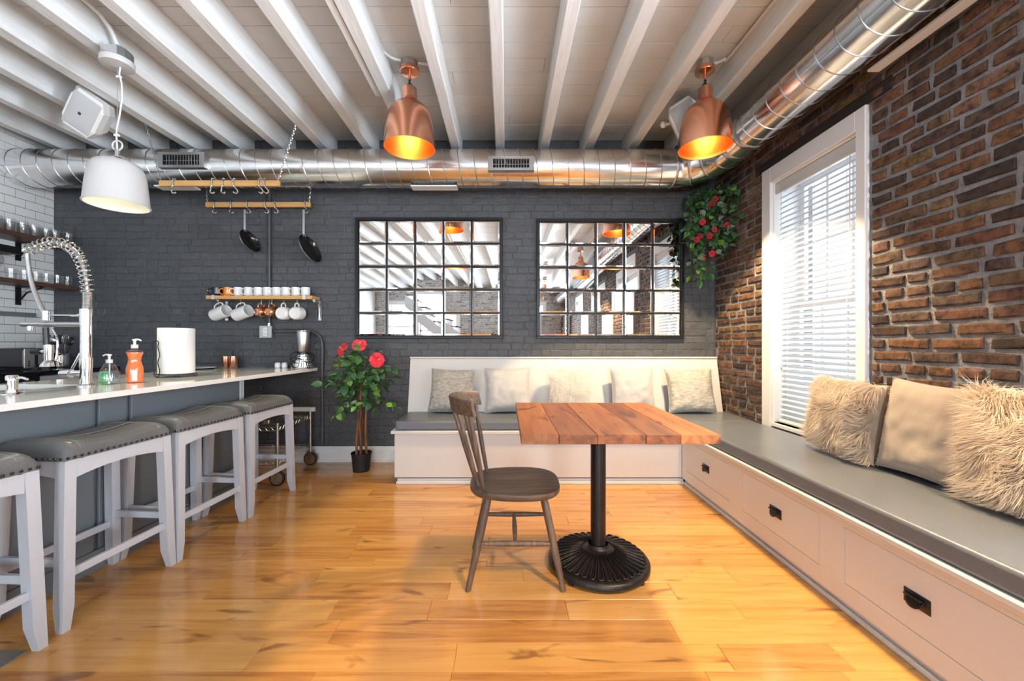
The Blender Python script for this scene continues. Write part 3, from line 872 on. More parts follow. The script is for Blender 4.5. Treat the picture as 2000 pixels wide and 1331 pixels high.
obj('cord', cd, M['white_plastic'], t)
obj('suspension_wire', rod(MB(), (0,0,.35), (0,0,.85), .0016, 6), M['steel'], t)
cl = MB()
for z, x in ((.42,-.003),(.775,.010)): cl.box(x-.014, x+.012, -.007, .007, z, z+.012)
obj('cord_clip', cl, M['white_plastic'], t)
obj('canopy', MB().lathe([(.010,.838),(.080,.846),(.082,.852),(.082,.878),(.078,.882)], 36, None, True, True, True), M['white_enamel'], t)
bx = MB(); bx.prism([(-.05,-.055),(.05,-.055),(.065,-.02),(.065,.02),(.05,.055),(-.05,.055),(-.065,.02),(-.065,-.02)], .8825, .940); bx.box(-.10,-.065,-.012,.012,.895,.940)
obj('junction_box', bx, M['steel'], t)

def conduit(pts, r, m, label, cat='pipe', name='conduit'):
    o = obj(name, MB().tube(pts, r, 10), m); return tag(o, label, cat)
def smooth(pts, n=8):
    P = [Vector(p) for p in pts]; out = []
    for i in range(len(P)-1):
        a, b, c, d = P[max(0,i-1)], P[i], P[i+1], P[min(len(P)-1,i+2)]
        for k in range(n):
            s = k/n
            out.append(0.5*((2*b)+(c-a)*s+(2*a-5*b+4*c-d)*s*s+(3*b-a-3*c+d)*s**3))
    out.append(P[-1]); return out
conduit(smooth([(WX-0.02,WY+0.03,WZ+.942),(WX-0.02,WY+0.02,WZ+.99),(WX-0.02,WY-0.05,3.06),(WX-0.03,WY-0.2,3.095),(WX-0.03,1.4,3.10)]), .012, M['joist'], 'white painted conduit bending down to the white pendant box')
conduit(smooth([(-0.85+0.035,2.66,3.095),(-0.78,2.72,3.098),(-0.728,2.75,3.10)]), .010, M['joist'], 'short white conduit from the joist to the copper pendant box by the plant')
conduit([(-0.612,2.78,3.10),(-0.485,2.80,3.10)], .010, M['joist'], 'short white conduit crossing between joists beside the copper pendant near the plant')
conduit(smooth([(1.45,2.78,3.10),(1.50,2.74,3.10),(1.528,2.6,3.10),(1.528,1.2,3.10)]), .011, M['joist'], 'long white conduit along the joist from the copper pendant by the duct')

# ------------------------------------------------------------------ ceiling speakers
def speaker(loc, rot, label):
    t = thing('ceiling_speaker', label, 'speaker', loc, 0, 'white speakers')
    t.rotation_euler = rot
    # local: grille faces -Y
    def sec(w, h, y): return [(-w,y,-h*0.55),(-w*0.72,y,-h),(w*0.72,y,-h),(w,y,-h*0.55),(w,y,h*0.55),(w*0.72,y,h),(-w*0.72,y,h),(-w,y,h*0.55)]
    secs = [sec(.060,.075,.10), sec(.095,.125,.055), sec(.108,.148,-.02), sec(.104,.146,-.075), sec(.094,.134,-.085)]
    vs = [p for s in secs for p in s]; fs = []
    for i in range(4):
        for k in range(8): fs.append((i*8+k, i*8+(k+1)%8, (i+1)*8+(k+1)%8, (i+1)*8+k))
    fs += [tuple(range(7,-1,-1)), tuple(32+k for k in range(8))]
    obj('cabinet', MB().add(vs, fs), M['white_plastic'], t)
    g = MB(); g.grid(lambda u, v: (-.086+.172*u, -.0855-.016*math.sin(PI*u)**0.6*math.sin(PI*v)**0.6, -.125+.25*v), 10, 10)
    obj('grille', g, M['grille'], t)
    obj('badge', MB().box(-.008,.008,-.104,-.100,-.012,.006), M['black_plastic'], t)
    br = MB(); br.tube([(-.095,.05,.06),(-.135,.06,.08),(-.15,.07,.09)], .014, 8); br.ball((-.15,.07,.09), .028)
    obj('wall_bracket', br, M['white_plastic'], t)
    return t
speaker((-3.05, 2.93, 2.83), (R(30), R(34), R(26)), 'white loudspeaker bracketed to a joist beyond the white pendant')
speaker((1.44, 3.18, 2.92), (R(16), R(-22), R(-30)), 'white loudspeaker half hidden behind the copper pendant near the duct')

# ------------------------------------------------------------------ hanging pot rack
def chain_pts(a, b, name, parent, m):
    a, b = Vector(a), Vector(b); d = b-a; L = d.length; d.normalize()
    u = d.orthogonal().normalized(); w = d.cross(u); c = MB(); n = max(2, int(L/0.020))
    for i in range(n):
        p = a + d*(L*(i+0.5)/n); q = u if i % 2 else w
        ring = [p + d*(0.0135*math.cos(s)) + q*(0.0065*math.sin(s)) for s in [2*PI*k/8 for k in range(8)]]
        c.tube(ring, 0.0026, 4, True)
    o = obj(name, c, m, parent); o['kind'] = 'stuff'
    return o
RZ = 2.470
rack = thing('hanging_pot_rack', 'two blond wood bars hung on chains under the duct as a pot rack', 'rack', (0, 0, RZ))
YN, YR2 = 3.30, 3.79
obj('bar', MB().bbox(-2.868, -1.872, YN-.012, YN+.012, -.024, .024, b=.004), M['bamboo'], rack)
obj('bar', MB().bbox(-2.852, -1.858, YR2-.012, YR2+.012, -.030, .018, b=.004), M['bamboo'], rack)
for x, x2, y, zt in ((-2.86,-2.985,YN,JB-RZ+.03),(-1.885,-1.735,YN,JB-RZ+.03)):
    chain_pts((x, y, .030), (x2, y, zt), 'chain', rack, M['chrome'])
for x, x2 in ((-2.84,-2.87),(-1.87,-1.82)):
    chain_pts((x, YR2, .022), (x2, YR2, JB-RZ+.03), 'chain', rack, M['wire'])
def s_hook(parent, x, y, z, turn=0.0, flip=1):
    h = MB()
    pts = smooth([(0,.016,.018),(0,.0165,.030),(0,.012,.036),(0,-.012,.036),(0,-.0165,.030),(0,-.0165,-.018),(.008*flip,-.012,-.036),(.022*flip,0,-.056),(.020*flip,.0,-.074),(.002*flip,.0,-.080),(-.012*flip,0,-.070)], 4)
    h.tube(pts, .0058, 6)
    o = obj('hook', h, M['chrome'], parent); o.location = (x, y, z); o.rotation_euler = (0,0,turn)
    return o
for x in (-2.745, -2.425, -2.335, -2.245, -2.035, -1.99): s_hook(rack, x, YN, .0, 0, 1 if x > -2.3 else -1 if x < -2.35 else -1)
HX = [-2.765, -2.605, -2.455, -2.28, -2.19, -1.905]
for x in HX: s_hook(rack, x, YR2-.0, -.006, 0, -1 if x < -2.5 else 1)

def pan(x, hl, rad, label):
    """hung by its handle, the dark face turned to the right and a little up"""
    t = thing('frying_pan', label, 'pan', (x, YR2-.062, RZ-.084), 0, 'frying pans on the pot rack')
    hm = MB(); hm.bbox(-.010, .010, -.004, .004, -hl, .012, b=.003)
    obj('handle', hm, M['steel'], t)
    s_, c_ = math.sin(R(24)), math.cos(R(24))
    a_ = Vector((s_, 0, -c_)); n_ = Vector((c_*.987, -.16, s_*.987)); X_ = -a_; Y_ = n_.cross(X_)
    o_ = Vector((0, 0, -hl+.008)) + a_*rad
    Q = Matrix.Translation(o_) @ Matrix((X_, Y_, n_)).transposed().to_4x4()
    obj('pan_body', MB().lathe([(.001,-.034),(rad*.72,-.034),(rad*.86,-.022),(rad,.006),(rad,.009)], 40, Q), M['steel'], t)
    obj('cooking_surface', MB().lathe([(rad,.009),(rad-.004,.008),(rad*.84,-.018),(rad*.70,-.030),(.001,-.030)], 40, Q), M['nonstick'], t)
    rv = MB()
    for q in (-.12, .12): rv.ball(((rad-.010)*math.cos(q), (rad-.010)*math.sin(q), .002), .005, M=Q, seg=8, rings=5)
    obj('rivet', rv, M['steel'], t)
    return t
pan(-2.443, .190, .112, 'smaller black frying pan hanging from the pot rack')
pan(-1.892, .235, .140, 'larger black frying pan hanging at the bar end of the pot rack')

# ------------------------------------------------------------------ back wall pipes, outlet
conduit([(-2.285,YW-.021,1.34),(-2.285,YW-.021,2.90)], .014, M['conduit_dark'], 'charcoal painted vertical pipe on the dark brick wall above the outlet')
conduit(smooth([(-2.24,YW-.024,1.262),(-1.95,YW-.024,1.262),(-1.86,YW-.024,1.255),(-1.79,YW-.024,1.20),(-1.772,YW-.024,1.10),(-1.772,YW-.024,0.90),(-1.772,YW-.024,0.16)], 6), .015, M['conduit_dark'], 'charcoal painted pipe bending down the wall beside the counter end')
t = thing('outlet_box', 'square metal outlet box on the dark wall under the mug shelf', 'outlet', (-2.30, YW-.010, 1.255))
obj('box', MB().bbox(-.055,.055,-.045,.0,-.055,.055,b=.006), M['steel'], t)
obj('cover_plate', MB().bbox(-.058,.058,-.050,-.0455,-.058,.058,b=.003), M['wire'], t)
obj('receptacle', MB().bbox(-.022,.022,-.055,-.0505,-.040,.040,b=.004), M['white_plastic'], t)
sl = MB()
for z in (-.02,.02):
    for x in (-.008,.008): sl.box(x-.0015,x+.0015,-.0562,-.0552,z-.006,z+.006)
obj('slot', sl, M['black_plastic'], t)
obj('pipe_fitting', cyl(MB(), .015, -.0165, .0585, .085, .016), M['wire'], t)
# ------------------------------------------------------------------ mirrors
def wall_mirror(x0, x1, z0, z1, label, seed):
    t = thing('grid_mirror', label, 'mirror', ((x0+x1)/2, YW-0.006, z0), 0, 'grid mirrors')
    w, h = (x1-x0)/2, z1-z0; e = 0.026; r = random.Random(seed)
    obj('backing', MB().box(-w+.005, w-.005, -.010, 0.0, .005, h-.005), M['black_metal'], t)
    lo = lambda *a: MB().bbox(*a, b=.003, seg=1, smooth=False)
    obj('frame_rail', lo(-w, w, -.034, -.0101, 0, e), M['black_metal'], t); obj('frame_rail', lo(-w, w, -.034, -.0101, h-e, h), M['black_metal'], t)
    obj('frame_stile', lo(-w, -w+e, -.0335, -.0101, e, h-e), M['black_metal'], t); obj('frame_stile', lo(w-e, w, -.0335, -.0101, e, h-e), M['black_metal'], t)
    n = 5; bw = 0.013
    iw, ih = 2*w-2*e, h-2*e
    for k in range(1, n):
        x = -w+e+iw*k/n; obj('glazing_bar', lo(x-bw/2, x+bw/2, -.031, -.0101, e, h-e), M['black_metal'], t)
        z = e+ih*k/n; obj('glazing_bar', lo(-w+e, w-e, -.0305, -.0102, z-bw/2, z+bw/2), M['black_metal'], t)
    pw, ph = iw/n-bw*0.9, ih/n-bw*0.9; c = .014
    b = MB(); b.add([(-pw/2,.0,-ph/2),(pw/2,.0,-ph/2),(pw/2,.0,ph/2),(-pw/2,.0,ph/2),(-pw/2+c,-.0024,-ph/2+c),(pw/2-c,-.0024,-ph/2+c),(pw/2-c,-.0024,ph/2-c),(-pw/2+c,-.0024,ph/2-c)],
                    [(0,1,5,4),(1,2,6,5),(2,3,7,6),(3,0,4,7),(4,5,6,7),(3,2,1,0)])
    pm = b.mesh('pane', M['mirror'])
    for i in range(n):
        for j in range(n):
            place('pane', pm, t, (-w+e+iw*(i+.5)/n, -.0165, e+ih*(j+.5)/n), (R(r.uniform(-.9,.9)), 0, R(r.uniform(-.9,.9))))
    return t
wall_mirror(-1.451, -0.030, 1.190, 2.359, 'square paned black framed mirror above the bench, next to the hibiscus tree', 4)
wall_mirror(0.296, 1.717, 1.190, 2.344, 'square paned black framed mirror above the bench, next to the rose vine', 8)

# ------------------------------------------------------------------ built-in benches
BF = 3.235                   # front of the bench under the mirrors
FX = 1.43                    # front of the bench under the windows
t = thing('storage_bench', 'white built-in storage bench with sloped back under the two mirrors', 'bench', (0, 0, 0))
lo = lambda *a: MB().bbox(*a, b=.003, seg=1, smooth=False)
obj('body_panel', lo(-0.905, FX, BF, 3.30, .055, .412), M['bench'], t)
obj('side_panel', lo(-0.905, -0.880, 3.3005, YW-.03, .055, .412), M['bench'], t)
obj('ledge', lo(-0.93, FX, BF-.022, 3.66, .4125, .436), M['bench'], t)
obj('kick_board', lo(-0.885, FX+.02, BF+.012, BF+.03, 0, .045), M['kick'], t)
obj('shoe_moulding', lo(-0.89, FX+.015, BF-.004, BF+.0115, 0, .022), M['kick'], t)
b = MB(); X0, X1 = -0.912, XR-.022
b.hexa([(X0,3.685,.425),(X1,3.685,.425),(X1,YW-.012,.425),(X0,YW-.012,.425)], [(X0,3.812,1.000),(X1,3.812,1.000),(X1,YW-.012,1.000),(X0,YW-.012,1.000)])
obj('backrest', b, M['bench'], t)
obj('backrest_cap', lo(X0-.006, X1, 3.802, YW-.012, 1.0005, 1.016), M['bench'], t)
o = obj('bench_cushion', MB().bbox(-0.902, XR-.016, 3.232, 3.678, .437, .515, b=.018, seg=3), M['cushion'])
tag(o, 'long grey vinyl seat cushion on the bench under the mirrors', 'cushion')
t = thing('window_bench', 'white built-in window bench with a row of drawers along the brick wall', 'bench', (0, 0, 0))
YB0, YB1 = -1.6, 3.2
DR = [(2.552, 3.143), (1.818, 2.408), (1.090, 1.681), (0.36, 0.95), (-0.37, 0.22), (-1.10, -0.51)]
DZ0, DZ1 = .137, .369
fp = MB(); FXB = FX+.020
fp.box(FX, FXB, YB0, BF-.001, .055, DZ0-.002); fp.box(FX, FXB, YB0, BF-.001, DZ1+.002, .412)
e = [YB0] + [c for d in sorted(DR) for c in (d[0]-.002, d[1]+.002)] + [BF-.001]
for a, c in zip(e[0::2], e[1::2]): fp.box(FX, FXB, a, c, DZ0-.002, DZ1+.002)
obj('face_frame', fp, M['bench'], t)
obj('body_panel', lo(FXB+.001, FXB+.02, YB0, BF-.001, .055, .412), M['gap'], t)
lb = MB(); lb.bbox(FX-.028, XR-.03, YB0, BF-.023, .4125, .436, b=.004, seg=1, smooth=False); lb.bbox(FX-.012, FX-.0005, YB0, BF-.023, .392, .412, b=.003, seg=1, smooth=False)
obj('ledge', lb, M['bench'], t)
obj('kick_board', lo(FX+.028, FX+.045, YB0, BF+.012, 0, .055), M['kick'], t)
obj('shoe_moulding', lo(FX+.012, FX+.0275, YB0, BF-.005, 0, .022), M['kick'], t)
def cup_pull():
    q = MB()
    q.bbox(-.0025, 0, -.046, .046, -.027, .025, b=.001, seg=1)
    g = MB()
    def f(u, v):
        a = PI*u; s = v
        return (-.0025-.020*math.sin(PI*0.5*min(1,s*1.0))*math.sin(a)**0.5 if 0 < u < 1 else -.0025, -.030*math.cos(a), .012-.036*s*math.sin(a)**0.7 if 0 < u < 1 else .012)
    q.grid(f, 16, 8)
    q.bbox(-.023, -.0025, -.030, .030, .009, .014, b=.002, seg=1)
    for y in (-.039, .039):
        q.ball((-.003, y, .012), .004, .6, 1, 1, 8, 5)
    return q.mesh('handle', M['black_iron'])
cp = cup_pull()
for a, c in DR:
    d = obj('drawer', MB().box(FX+.001, FXB+.0, a, c, DZ0, DZ1), M['bench'], t)
    h = place('handle', cp, d, (FX+.001, (a+c)/2, (DZ0+DZ1)/2), (0,0,0), (1,1,1)); h['label'] = 'black iron cup pull'
o = obj('bench_cushion', MB().bbox(FX-.012, XR-.034, YB0+.01, 3.2275, .437, .517, b=.018, seg=3), M['cushion'])
tag(o, 'long grey vinyl seat cushion on the window bench', 'cushion')

# ------------------------------------------------------------------ scatter pillows
def pillow_fn(w, h, tk, seed, wr=0.006):
    def f(u, v, s):
        x, z = 2*u-1, 2*v-1
        px = x*(1-0.075*(1-z*z)**1.0*abs(x)**3)
        pz = z*(1-0.075*(1-x*x)**1.0*abs(z)**3)
        th = (max(0,1-x**2)*max(0,1-z**2))**0.42
        n = noise.noise(Vector((x*2.3+seed, z*2.3, s*3)))*wr*2 + noise.noise(Vector((x*6+seed*2, z*5, s)))*wr*0.9
        y = s*(tk*th + n*min(1, th*2.0))
        return (px*w/2, y, pz*h/2 + h/2)
    return f
def pillow(name, label, m, loc, rot, w, h, tk, seed, wr=.006, group=None):
    t = thing(name, label, 'pillow', loc, 0, group)
    t.rotation_euler = rot
    f = pillow_fn(w, h, tk, seed, wr)
    b = MB(); b.grid(lambda u, v: f(u, v, -1), 26, 26); b.grid(lambda u, v: f(u, v, 1), 26, 26, flip=True)
    obj('cover', b, m, t, sharp=False)
    sm = MB(); P = []
    for k in range(100):
        q = k/25.0; i = int(q); s = q-i
        u, v = [(s,0),(1,s),(1-s,1),(0,1-s)][i]
        P.append(f(u, v, -1))
    sm.tube(P, .0028, 5, True)
    obj('piping', sm, m, t)
    return t, f
def add_fur(t, f, m, n, length, seed, rad=.0013):
    rs = np.random.RandomState(seed); V, F = [], []
    cnt = 0; fmax = max(f(.5, q/20, 1)[1] for q in range(21))
    for k in range(n):
        u, v = rs.uniform(0.01, .99), rs.uniform(0.01, .99)
        s = -1 if rs.rand() < .72 else 1
        p = Vector(f(u, v, s)); x, z = 2*u-1, 2*v-1
        nrm = Vector((x*abs(x)*.9, s*1.0, z*abs(z)*.9)).normalized()
        sw = Vector((noise.noise(Vector((u*4, v*4, seed))), 0, noise.noise(Vector((u*4+7, v*4, seed)))))*1.7
        L = length*rs.uniform(.55, 1.25)
        d = (nrm*.75 + sw*.9 + Vector((rs.normal(), rs.normal()*.4, rs.normal()))*.28 + Vector((0,0,-.55))).normalized()
        if s > 0: d.y = min(d.y, -.2); L *= .6
        side = d.cross(Vector((rs.normal(), rs.normal(), rs.normal()))).normalized()*rad
        p1 = p + (nrm*.6 + d*.5).normalized()*L*.45
        p2 = p1 + (d + Vector((0,0,-.35)) + sw*.3).normalized()*L*.55
        p1.y = min(p1.y, fmax); p2.y = min(p2.y, fmax); p1.z = max(p1.z, -.006); p2.z = max(p2.z, -.008)
        V += [p-side, p+side, p1-side*.8, p1+side*.8, p2]
        F += [(cnt,cnt+1,cnt+3,cnt+2), (cnt+2,cnt+3,cnt+4)]; cnt += 5
    b = MB(); b.v = [tuple(q) for q in V]; b.f = F; b.sm = [True]*len(F)
    o = obj('fur', b, m, t, sharp=False); o['kind'] = 'stuff'
BZ = .523; BY = 3.575; LEAN = R(-15)
pillow('throw_pillow', 'silvery woven pillow with a gold glint, standing at the plant end of the bench', M['metallic'], (-.504, BY, BZ), (LEAN, R(1.5), R(-6)), .41, .40, .085, 1, .005)
pillow('throw_pillow', 'plain silver grey pillow just behind the wooden chair', M['velvet_grey'], (.022, BY, BZ), (LEAN, R(-1), R(2)), .415, .41, .085, 2, .006)
t, f = pillow('fur_pillow', 'white shaggy fur pillow in the middle of the bench under the mirrors', M['fur_white'], (.585, BY-.01, BZ+.01), (LEAN, 0, 0), .38, .38, .085, 3)
add_fur(t, f, M['fur_white'], 8000, .055, 3, .0014)
pillow('throw_pillow', 'plain silver grey pillow behind the table, next to the white fur pillow', M['velvet_grey'], (1.155, BY, BZ), (LEAN, R(1), R(4)), .405, .41, .085, 4, .006)
pillow('throw_pillow', 'silvery woven pillow standing in the brick corner of the bench', M['metallic'], (1.672, BY-.02, BZ), (LEAN, R(-1.5), R(-4)), .42, .40, .085, 5, .005)
SX = 1.885
t, f = pillow('fur_pillow', 'cream shaggy fur pillow in front of the tall window', M['fur'], (SX, 2.235, BZ+.012), (R(-8), R(2), R(-96)), .43, .41, .075, 6)
add_fur(t, f, M['fur'], 13000, .085, 6, .0016)
pillow('throw_pillow', 'plain champagne velvet pillow leaning on the brick between two fur pillows', M['velvet_tan'], (SX, 1.80, BZ), (R(-9), R(3), R(-86)), .43, .45, .075, 7, .006)
t, f = pillow('fur_pillow', 'cream shaggy fur pillow against the brick, cut by the photo edge', M['fur'], (SX-.01, 1.375, BZ+.012), (R(-8), R(-2), R(-88)), .44, .45, .080, 8)
add_fur(t, f, M['fur'], 13000, .088, 8, .0016)

# ------------------------------------------------------------------ table
TX, TY, TZ = .469, 2.058, .775
t = thing('pedestal_table', 'cedar plank table on a black iron pedestal beside the wooden chair', 'table', (TX, TY, 0))
w, d = .815/2, .873/2
cuts = [-w, -w+.155, -w+.312, -w+.510, -w+.652, w]
pr = random.Random(4)
for i in range(5):
    a, c = cuts[i]+.0006, cuts[i+1]-.0006
    obj('plank', MB().bbox(a, c, -d+pr.uniform(0,.003), d-pr.uniform(0,.003), TZ-.040+pr.uniform(0,.001), TZ-pr.uniform(0,.0012), b=.002, seg=1, smooth=False), M['cedar'], t)
px = .008
pl = MB(); pl.bbox(px-.16, px+.16, -.02, .02, TZ-.056, TZ-.0405, b=.003); pl.bbox(px-.02, px+.02, -.16, .16, TZ-.0555, TZ-.0410, b=.003)
obj('top_bracket', pl, M['black_iron'], t)
obj('column', MB().lathe([(.0385,.085),(.0385,TZ-.0565)], 28, Matrix.Translation((px,0,0)), True, True, True), M['black_iron'], t)
bp = [(.050,.118),(.053,.104),(.060,.098),(.075,.094),(.14,.078),(.20,.063),(.238,.052),(.250,.046),(.2555,.038),(.2555,.024),(.250,.020),(.05,.022)]
obj('base', MB().lathe(bp[::-1], 72, Matrix.Translation((px,0,0)), True, True, False), M['black_iron'], t)
rib = MB()
def loop(hw0, hw1, r0, r1):
    zf = lambda r: .0945 - (r-.075)*(.0945-.0535)/(.240-.075)+.0025
    L = [(r, -(hw0+(hw1-hw0)*(r-r0)/(r1-r0)), zf(r)) for r in (r0, (r0+r1)/2, r1)]
    arc = [(r1+hw1*math.sin(a)*.9, -hw1*math.cos(a), zf(r1+hw1*math.sin(a)*.9)) for a in [PI*k/6 for k in range(1,6)]]
    return L + arc + [(x,-y,z) for x,y,z in L[::-1]]
rib.tube(loop(.0040,.0130,.082,.222), .0042, 5)
rm = rib.mesh('rib', M['black_iron'])
for k in range(36): place('rib', rm, t, (px,0,0), (0,0,2*PI*k/36))
for k in range(4):
    a = PI/4 + PI/2*k
    obj('foot', MB().lathe([(.010,0),(.014,.004),(.014,.022)], 12, Matrix.Translation((px+.235*math.cos(a), .235*math.sin(a), 0)), True, True, True), M['black_iron'], t)

# ------------------------------------------------------------------ wooden chair, facing +X
CX, CY = .045, 2.035
t = thing('spindle_chair', 'dark oak spindle back chair pulled up to the cedar table', 'chair', (CX, CY, 0))
SZ = .452
seat = MB(); n, nr = 40, 8
def seat_r(a):
    c, s = math.cos(a), math.sin(a)
    e = 3.1
    k = (abs(c)**e + abs(s)**e)**(-1/e)
    x, y = .225*k*c, .213*k*s
    y *= 1 - .10*(-x/.225) if x < 0 else 1
    return x, y
vs, fs = [], []
rings = [(1.0-.045, -.034), (1.0-.008, -.024), (1.0, -.012), (1.0-.008, -.003), (1.0-.04, .0)] + [(1.0-.04-.9*(i+1)/8, None) for i in range(8)]
for s, z in rings:
    for k in range(n):
        a = 2*PI*k/n; x, y = seat_r(a); x *= s; y *= s
        if z is None:
            dish = .011*math.exp(-(((x+.04)/.13)**2 + ((abs(y)-.085)/.085)**2)*1.2)
            zz = -dish
        else: zz = z
        vs.append((x, y, SZ+zz))
m_ = len(rings)
for i in range(m_-1):
    for k in range(n): fs.append((i*n+k, i*n+(k+1)%n, (i+1)*n+(k+1)%n, (i+1)*n+k))
fs.append(tuple(range(n-1,-1,-1))); fs.append(tuple((m_-1)*n+k for k in range(n)))
obj('seat', seat.add(vs, fs, None, True), M['chair'], t)
def leg(top, foot):
    a, b = Vector(top), Vector(foot); P = [a.lerp(b, k/8) for k in range(9)]
    rr = [.0155,.017,.0178,.018,.0175,.0168,.0155,.0142,.0128]
    return MB().tube(P, rr, 14)
for sy in (-1, 1):
    obj('leg', leg((.135, sy*.135, SZ-.03), (.221, sy*.192, 0)), M['chair_leg'], t)
    obj('leg', leg((-.125, sy*.130, SZ-.03), (-.221, sy*.190, 0)), M['chair_leg'], t)
def bulge(a, b, r0, r1):
    a, b = Vector(a), Vector(b); P = [a.lerp(b, k/8) for k in range(9)]
    return MB().tube(P, [r0+(r1-r0)*math.sin(PI*k/8) for k in range(9)], 12)
sz = .205
for sy in (-1, 1):
    obj('stretcher', bulge((-.172, sy*.160, sz), (.178, sy*.162, sz), .009, .0135), M['chair_leg'], t)
obj('stretcher', bulge((.0, -.150, sz), (.0, .150, sz), .008, .0125), M['chair_leg'], t)
# crest rail: a bowed board between the two outer spindles
NB = 16
def crest(u, z):
    y = -.195+.39*u; s = 1-(2*u-1)**2
    return -.185 - .125*s, y
b = MB(); vs, fs = [], []
th = .011
for i in range(NB+1):
    u = i/NB; x, y = crest(u, 0); x2, y2 = crest(min(1,u+.01), 0); x1, y1 = crest(max(0,u-.01), 0)
    tg = Vector((x2-x1, y2-y1, 0)).normalized(); nn = Vector((-tg.y, tg.x, 0))
    zt = .888 - .012*(1-abs(2*u-1)**2)*0 + .0; zb = .806 
    zt -= .010*abs(2*u-1)**6
    for (o_, z) in ((th*.7, zb),(th, zb+.008),(th*.75, zt-.006),(th*.3, zt),(-th*.3, zt),(-th*.75, zt-.006),(-th, zb+.008),(-th*.7, zb)):
        lean = -(z-.80)*.22
        p = Vector((x+lean, y, z)) + nn*o_; vs.append(p)
for i in range(NB):
    for k in range(8): fs.append((i*8+k, i*8+(k+1)%8, (i+1)*8+(k+1)%8, (i+1)*8+k))
fs += [tuple(range(7,-1,-1)), tuple(NB*8+k for k in range(8))]
obj('crest_rail', b.add(vs, fs, None, True), M['chair'], t)
for k in range(6):
    u = .06+.88*k/5
    x, y = crest(u, 0)
    s = 1-(2*u-1)**2
    bx_, by_ = -.135-.062*s, (-.155+.31*u)
    P = [Vector((bx_, by_, SZ-.006)).lerp(Vector((x-.002, y, .815)), q/6) for q in range(7)]
    rr = [.0075+.0030*math.sin(PI*q/6) for q in range(7)] if 0 < k < 5 else [.009+.0035*math.sin(PI*q/6) for q in range(7)]
    obj('spindle', MB().tube(P, rr, 10), M['chair_leg'], t)
# ------------------------------------------------------------------ kitchen island, worktop, sink
IX, IY, IR = -1.816, 3.852, R(-3.5)
CT = .911                    # worktop height
IM = Matrix.Translation((IX, IY, 0)) @ Matrix.Rotation(IR, 4, 'Z')
def isl(x, y, z=CT): return IM @ Vector((x, y, z))
t = thing('kitchen_island', 'slate grey panelled kitchen island base behind the bar stools', 'island', (IX, IY, 0), IR)
BXI = -.150
obj('carcass', MB().box(-.96, BXI-.02, -4.2, -.80, .0, .60).box(-.96, BXI-.02, -4.2, -2.62, .6001, CT-.031).box(-.96, BXI-.02, -1.50, -.80, .6001, CT-.031).box(-.42, BXI-.02, -2.6199, -1.5001, .6001, CT-.031), M['island'], t)
segs_ = [(-4.2, -3.22), (-3.21, -2.55), (-2.54, -1.855), (-1.83, -1.69), (-1.665, -.845)]
for a, c in segs_:
    obj('panel', MB().bbox(BXI-.0195, BXI, a, c, .10, CT-.0315, b=.003, seg=1, smooth=False), M['island'], t)
obj('toe_board', MB().box(BXI-.0195, BXI+.006, -4.2, -.845, 0, .0995), M['island'], t)
obj('corner_post', MB().bbox(BXI-.03, BXI+.004, -.844, -.80, 0, CT-.0315, b=.003, seg=1, smooth=False), M['kick'], t)
t = MB()
z0, z1 = CT-.030, CT
SXa, SXb, SYa, SYb = -.93, -.50, -2.56, -1.60
t.bbox(SXb, 0, -4.25, 0, z0, z1, b=.004)
t.prism([(-1.02,-4.25),(SXa,-4.25),(SXa,.055),(-1.02,.058)], z0, z1)
t.box(SXa, SXb+.004, -4.25, SYa, z0, z1-.00002)
t.prism([(SXa,SYb),(SXb+.004,SYb),(SXb+.004,.02),(SXa,.050)], z0, z1-.00002)
o = obj('countertop', t, M['quartz']); o.location = (IX, IY-.006, 0); o.rotation_euler = (0, 0, IR)
tag(o, 'long white quartz worktop of the island running up to the dark wall', 'worktop')
t = thing('sink', 'undermounted sink basin in the island worktop beside the tall spring tap', 'sink', (IX, IY-.006, 0), IR)
b = MB(); g = .003
a, c, e, f_ = SXa-g, SXb+g, SYa-g, SYb+g
b.box(a-.002, a, e, f_, .70, z0-.001); b.box(c, c+.002, e, f_, .70, z0-.001); b.box(a, c, e-.002, e, .70, z0-.001); b.box(a, c, f_, f_+.002, .70, z0-.001); b.box(a, c, e, f_, .698, .70)
obj('basin', b, M['steel'], t)
obj('drain', MB().lathe([(.045,.7005),(.040,.703),(.012,.7015)], 20, Matrix.Translation((-.71,-2.08,0)), True, True, True), M['chrome'], t)

# spring tap
FXp, FYp = -2.308, 2.19
PS = .002815
def fp_(px, py, y=0.0): return Vector(((px-167)*PS, y, (755-py)*PS))
t = thing('spring_tap', 'tall chrome spring tap with pull-down spray by the sink', 'tap', (FXp, FYp, CT), R(2))
obj('base_flange', MB().lathe([(.036,0),(.036,.006),(.032,.010),(.026,.012)], 28, None, True, True, True), M['chrome'], t)
obj('pole', MB().lathe([(.0255,.0125),(.0255,.10),(.0275,.101),(.0275,.155),(.024,.156),(.024,.33),(.0265,.331),(.0265,.425)], 28, None, True, True, True), M['chrome'], t)
arch = smooth([fp_(169,606), fp_(170,580), fp_(168,550), fp_(161,518), fp_(148,493), fp_(129,479), fp_(107,474), fp_(86,478), fp_(70,485), fp_(57,492)], 10)
hose = smooth([fp_(57,492), fp_(57,503), fp_(59,520), fp_(63,545), fp_(71,573), fp_(82,600), fp_(89,616)], 8)
obj('inner_hose', MB().tube(arch, .0105, 10), M['wire'], t)
obj('hose', MB().tube(hose, .0105, 10), M['wire'], t)
